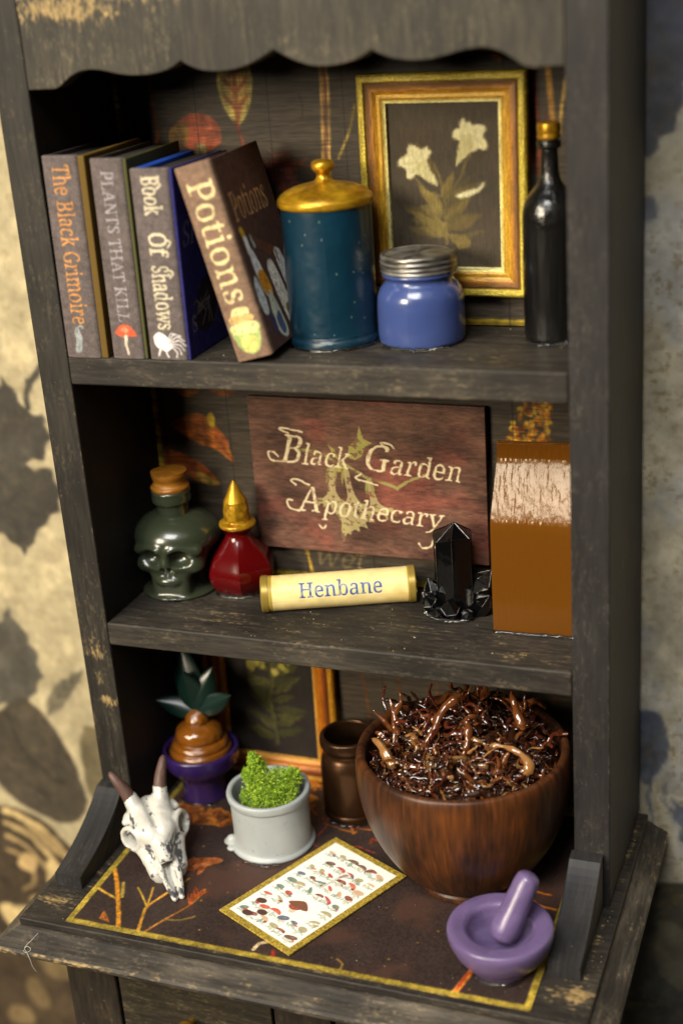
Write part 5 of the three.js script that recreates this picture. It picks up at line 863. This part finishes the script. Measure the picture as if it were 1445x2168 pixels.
{   // mortar and pestle
  const mt = dataTex(256, 256, (x, y) => { const n = fbm(x / 20, y / 20, 371, 4), s = hash(x, y, 373); let c = mix3([92, 76, 114], [112, 95, 136], n); if (fbm(x / 4, y / 4, 375, 2) > 0.88) c = [64, 52, 90]; return c; });
  const m = std({ map: mt, roughness: 0.46, roughnessMap: smudge, clearcoat: 0.15, clearcoatRoughness: 0.25, bumpMap: mt, bumpScale: 0.00016 });
  const t = thing('mortar', 'small lilac purple mortar bowl at the front right of the table', 'mortar', [7.244, 0.016, 1.782]);
  part('bowl', displace(lathe([[0, 0], [0.44, 0], [0.44, 0], [0.47, 0.02], [0.5, 0.08], [0.56, 0.14], [0.66, 0.26], [0.75, 0.42], [0.8, 0.58], [0.805, 0.66], [0.785, 0.712], [0.74, 0.728], [0.62, 0.722], [0.55, 0.708], [0.51, 0.67], [0.475, 0.56], [0.4, 0.44], [0.25, 0.37], [0, 0.35]], 88, 100), 0.008, 2.6, 6), m, t);
  glue(t, 0.47, 61, -0.005, [-0.9, 0.9], 0.5);
  const pz = thing('pestle', 'lilac purple pestle leaning inside the small mortar bowl', 'pestle', [7.255, 0.5, 1.83]);
  const pg = displace(lathe([[0, -0.02], [0.12, 0.0], [0.19, 0.06], [0.225, 0.16], [0.225, 0.3], [0.21, 0.55], [0.2, 0.8], [0.19, 0.98], [0.16, 1.08], [0.08, 1.13], [0, 1.14]], 40, 60), 0.006, 4, 3);
  pz.quaternion.setFromUnitVectors(V(0, 1, 0), V(0.34, 0.86, -0.38).normalize());
  part('pestle', pg, m, pz);
}
{   // horned animal skull
  const t = thing('animal_skull', 'small white horned animal skull with dark speckles at the left of the table', 'skull', [0.733, 0.685, 0.165]); t.rotation.set(0.175, 0.7, 0.1, 'YXZ'); t.position.set(0.42, 0.72, 0.2); t.scale.setScalar(1.07);
  const f = (p) => {
    const q = [Math.abs(p[0]), p[1], p[2]];
    let d = sdEll(p, [0, 0.0, 0.3], [0.33, 0.32, 0.4]);
    d = smin(d, sdEll(q, [0.14, 0.12, 0.56], [0.24, 0.2, 0.38]), 0.1);
    d = smin(d, sdCone(p, [0, 0.02, 0.75], [0, -0.08, 1.24], 0.24, 0.13), 0.14);
    d = smin(d, sdCone(q, [0.17, -0.14, 0.72], [0.17, -0.3, 1.22], 0.2, 0.15), 0.1);
    d = smin(d, sdCone(q, [0.15, -0.3, 0.85], [0.15, -0.42, 1.28], 0.16, 0.09), 0.08);
    d = smin(d, sdCone(q, [0.44, -0.12, 0.52], [0.26, -0.18, 1.0], 0.07, 0.07), 0.08);
    d = smin(d, sdCone(q, [0.44, -0.1, 0.5], [0.3, -0.12, 0.16], 0.06, 0.07), 0.08);
    d = smin(d, sdTorus(q, [0.42, 0.03, 0.66], [0.8, 0.25, 0.54], 0.17, 0.05), 0.06);
    d = smin(d, sdCone(q, [0.19, 0.2, 0.28], [0.25, 0.37, 0.12], 0.16, 0.12), 0.08);
    d = smin(d, sdCone(q, [0.36, 0.1, 0.26], [0.42, 0.12, 0.36], 0.09, 0.06), 0.08);
    d = smax(d, -sdCone(p, [0, 0.36, 0.1], [0, 0.3, 0.78], 0.07, 0.03), 0.08);
    d = smax(d, -sdSph(q, [0.47, 0.04, 0.7], 0.15), 0.03);
    d = smax(d, -sdCone(q, [0.1, -0.05, 0.5], [0.5, 0.06, 0.74], 0.14, 0.135), 0.03);
    d = smax(d, -sdCone(p, [0, -0.12, 0.98], [0, -0.15, 1.9], 0.09, 0.12), 0.02);
    let pm = sdCone(q, [0.14, -0.12, 1.1], [0.13, -0.22, 1.5], 0.065, 0.04);
    pm = smin(pm, sdCone(q, [0.13, -0.22, 1.5], [0.06, -0.29, 1.9], 0.04, 0.045), 0.03);
    pm = smin(pm, sdCone(q, [0.05, -0.29, 1.2], [0.03, -0.31, 1.88], 0.06, 0.035), 0.03);
    d = smin(d, pm, 0.03);
    d = smin(d, sdCone(p, [0, 0.02, 1.0], [0, -0.025, 1.24], 0.1, 0.075), 0.06);
    d = smax(d, -sdCone(p, [0.03, 0.05, 1.3], [0.02, -0.05, 1.27], 0.012, 0.02), 0.01);
    return d;
  };
  const g = sdfMesh(f, [0, 0, 0.98], 1.08, 118), p = g.attributes.position, col = new Float32Array(p.count * 3);
  displace(g, 0.012, 8, 3);
  for (let i = 0; i < p.count; i++) {
    const x = p.getX(i), y = p.getY(i), z = p.getZ(i), big = fbm3(x * 5 + 3, y * 5 + 4, z * 2.6 + 5, 381), fine = fbm3(x * 15, y * 15, z * 7, 383);
    let c = mix3([180, 178, 170], [204, 202, 194], fine); const fin2 = fbm3(x * 26, y * 26, z * 12, 387), wash = smooth(0.555, 0.61, big * 0.42 + fine * 0.34 + fin2 * 0.26); c = mix3(c, [46, 46, 52], wash * 0.85);
    const L = lin(...c); col[i * 3] = L.r; col[i * 3 + 1] = L.g; col[i * 3 + 2] = L.b;
  }
  g.setAttribute('color', new THREE.BufferAttribute(col, 3));
  part('cranium', g, std({ vertexColors: true, roughness: 0.38, clearcoat: 0.2, clearcoatRoughness: 0.25 }), t);
  const hm = std({ color: lin(86, 62, 54), roughness: 0.55, bumpMap: dataTex(64, 64, (x, y) => 255 * fbm(x / 9, y / 3, 391, 3), false), bumpScale: 0.0001 });
  for (const s of [-1, 1]) part('horn', tube([V(s * 0.235, 0.3, 0.16), V(s * 0.3, 0.5, 0.05), V(s * 0.38, 0.66, -0.05), V(s * 0.46, 0.79, -0.17)], (k) => 0.108 * (1 - 0.45 * k) * Math.sqrt(Math.max(0, 1 - Math.pow(k, 6))) + 0.012, 0, 24, 14), hm, t);
}
// ---------------------------------------------------------------- a stray white thread on the table edge
{
  const m = std({ color: lin(170, 164, 150), roughness: 0.7 }), t = thing('thread', 'stray white thread hanging over the front left edge of the table', 'thread', [-0.3, -0.14, 3.0]);
  part('strand', tube([V(0.02, 0.02, -0.08), V(-0.02, -0.02, 0.05), V(-0.1, -0.1, 0.12), V(-0.12, -0.14, 0.16), V(-0.06, -0.17, 0.2), V(0.02, -0.26, 0.25), V(0.06, -0.4, 0.26), V(0.1, -0.5, 0.24)], 0.006, 0.005, 50, 6), m, t);
  part('strand', tube([V(-0.12, -0.13, 0.16), V(-0.06, -0.1, 0.14), V(0.0, -0.14, 0.16), V(-0.08, -0.18, 0.2), V(-0.14, -0.16, 0.18)], 0.005, 0.005, 30, 6), m, t);
}

// ---------------------------------------------------------------- crumbs and flecks on the boards
{
  const gs = [], base = new THREE.TetrahedronGeometry(1, 1); base.deleteAttribute('uv');
  const put = (x, y, z, s) => { const q = base.clone(); q.applyMatrix4(new THREE.Matrix4().compose(V(x, y + s * 0.4, z), new THREE.Quaternion().setFromEuler(new THREE.Euler(rr(0, 6), rr(0, 6), rr(0, 6))), V(s, s * rr(0.3, 0.9), s * rr(0.5, 2)))); const c = lin(...[[140, 130, 108], [108, 94, 70], [140, 114, 58], [70, 58, 44]][Math.floor(rnd() * 4)]), n = q.attributes.position.count, col = new Float32Array(n * 3); for (let k = 0; k < n; k++) { col[k * 3] = c.r; col[k * 3 + 1] = c.g; col[k * 3 + 2] = c.b; } q.setAttribute('color', new THREE.BufferAttribute(col, 3)); gs.push(q); };
  for (let i = 0; i < 70; i++) put(rr(0.05, 7.95), S1, rr(-2.3, -0.03), rr(0.006, 0.016));
  for (let i = 0; i < 80; i++) put(rr(0.05, 7.95), S2, rr(-2.3, -0.03), rr(0.006, 0.017));
  for (let i = 0; i < 120; i++) put(rr(0.15, 7.85), 0.016, rr(-2.3, 2.65), rr(0.005, 0.013));
  for (let i = 0; i < 80; i++) put(i % 2 ? rr(-0.65, 0.05) : rr(8.5, 8.7), 0, rr(-2.3, 2.65), rr(0.006, 0.015));
  const o = tag(part('crumbs', mergeGeometries(gs), std({ vertexColors: true, roughness: 0.8 })), 'tiny crumbs and dust flecks scattered over the shelves and table', 'dust'); o.userData.kind = 'stuff';
}

// ================================================================ centimetres to metres
const done = new Set();
scene.traverse((o) => {
  if (o.isMesh && !done.has(o.geometry)) { done.add(o.geometry); o.geometry.scale(CM, CM, CM); }
  if (o !== scene && !o.isLight) o.position.multiplyScalar(CM);
});
renderer.render(scene, camera);
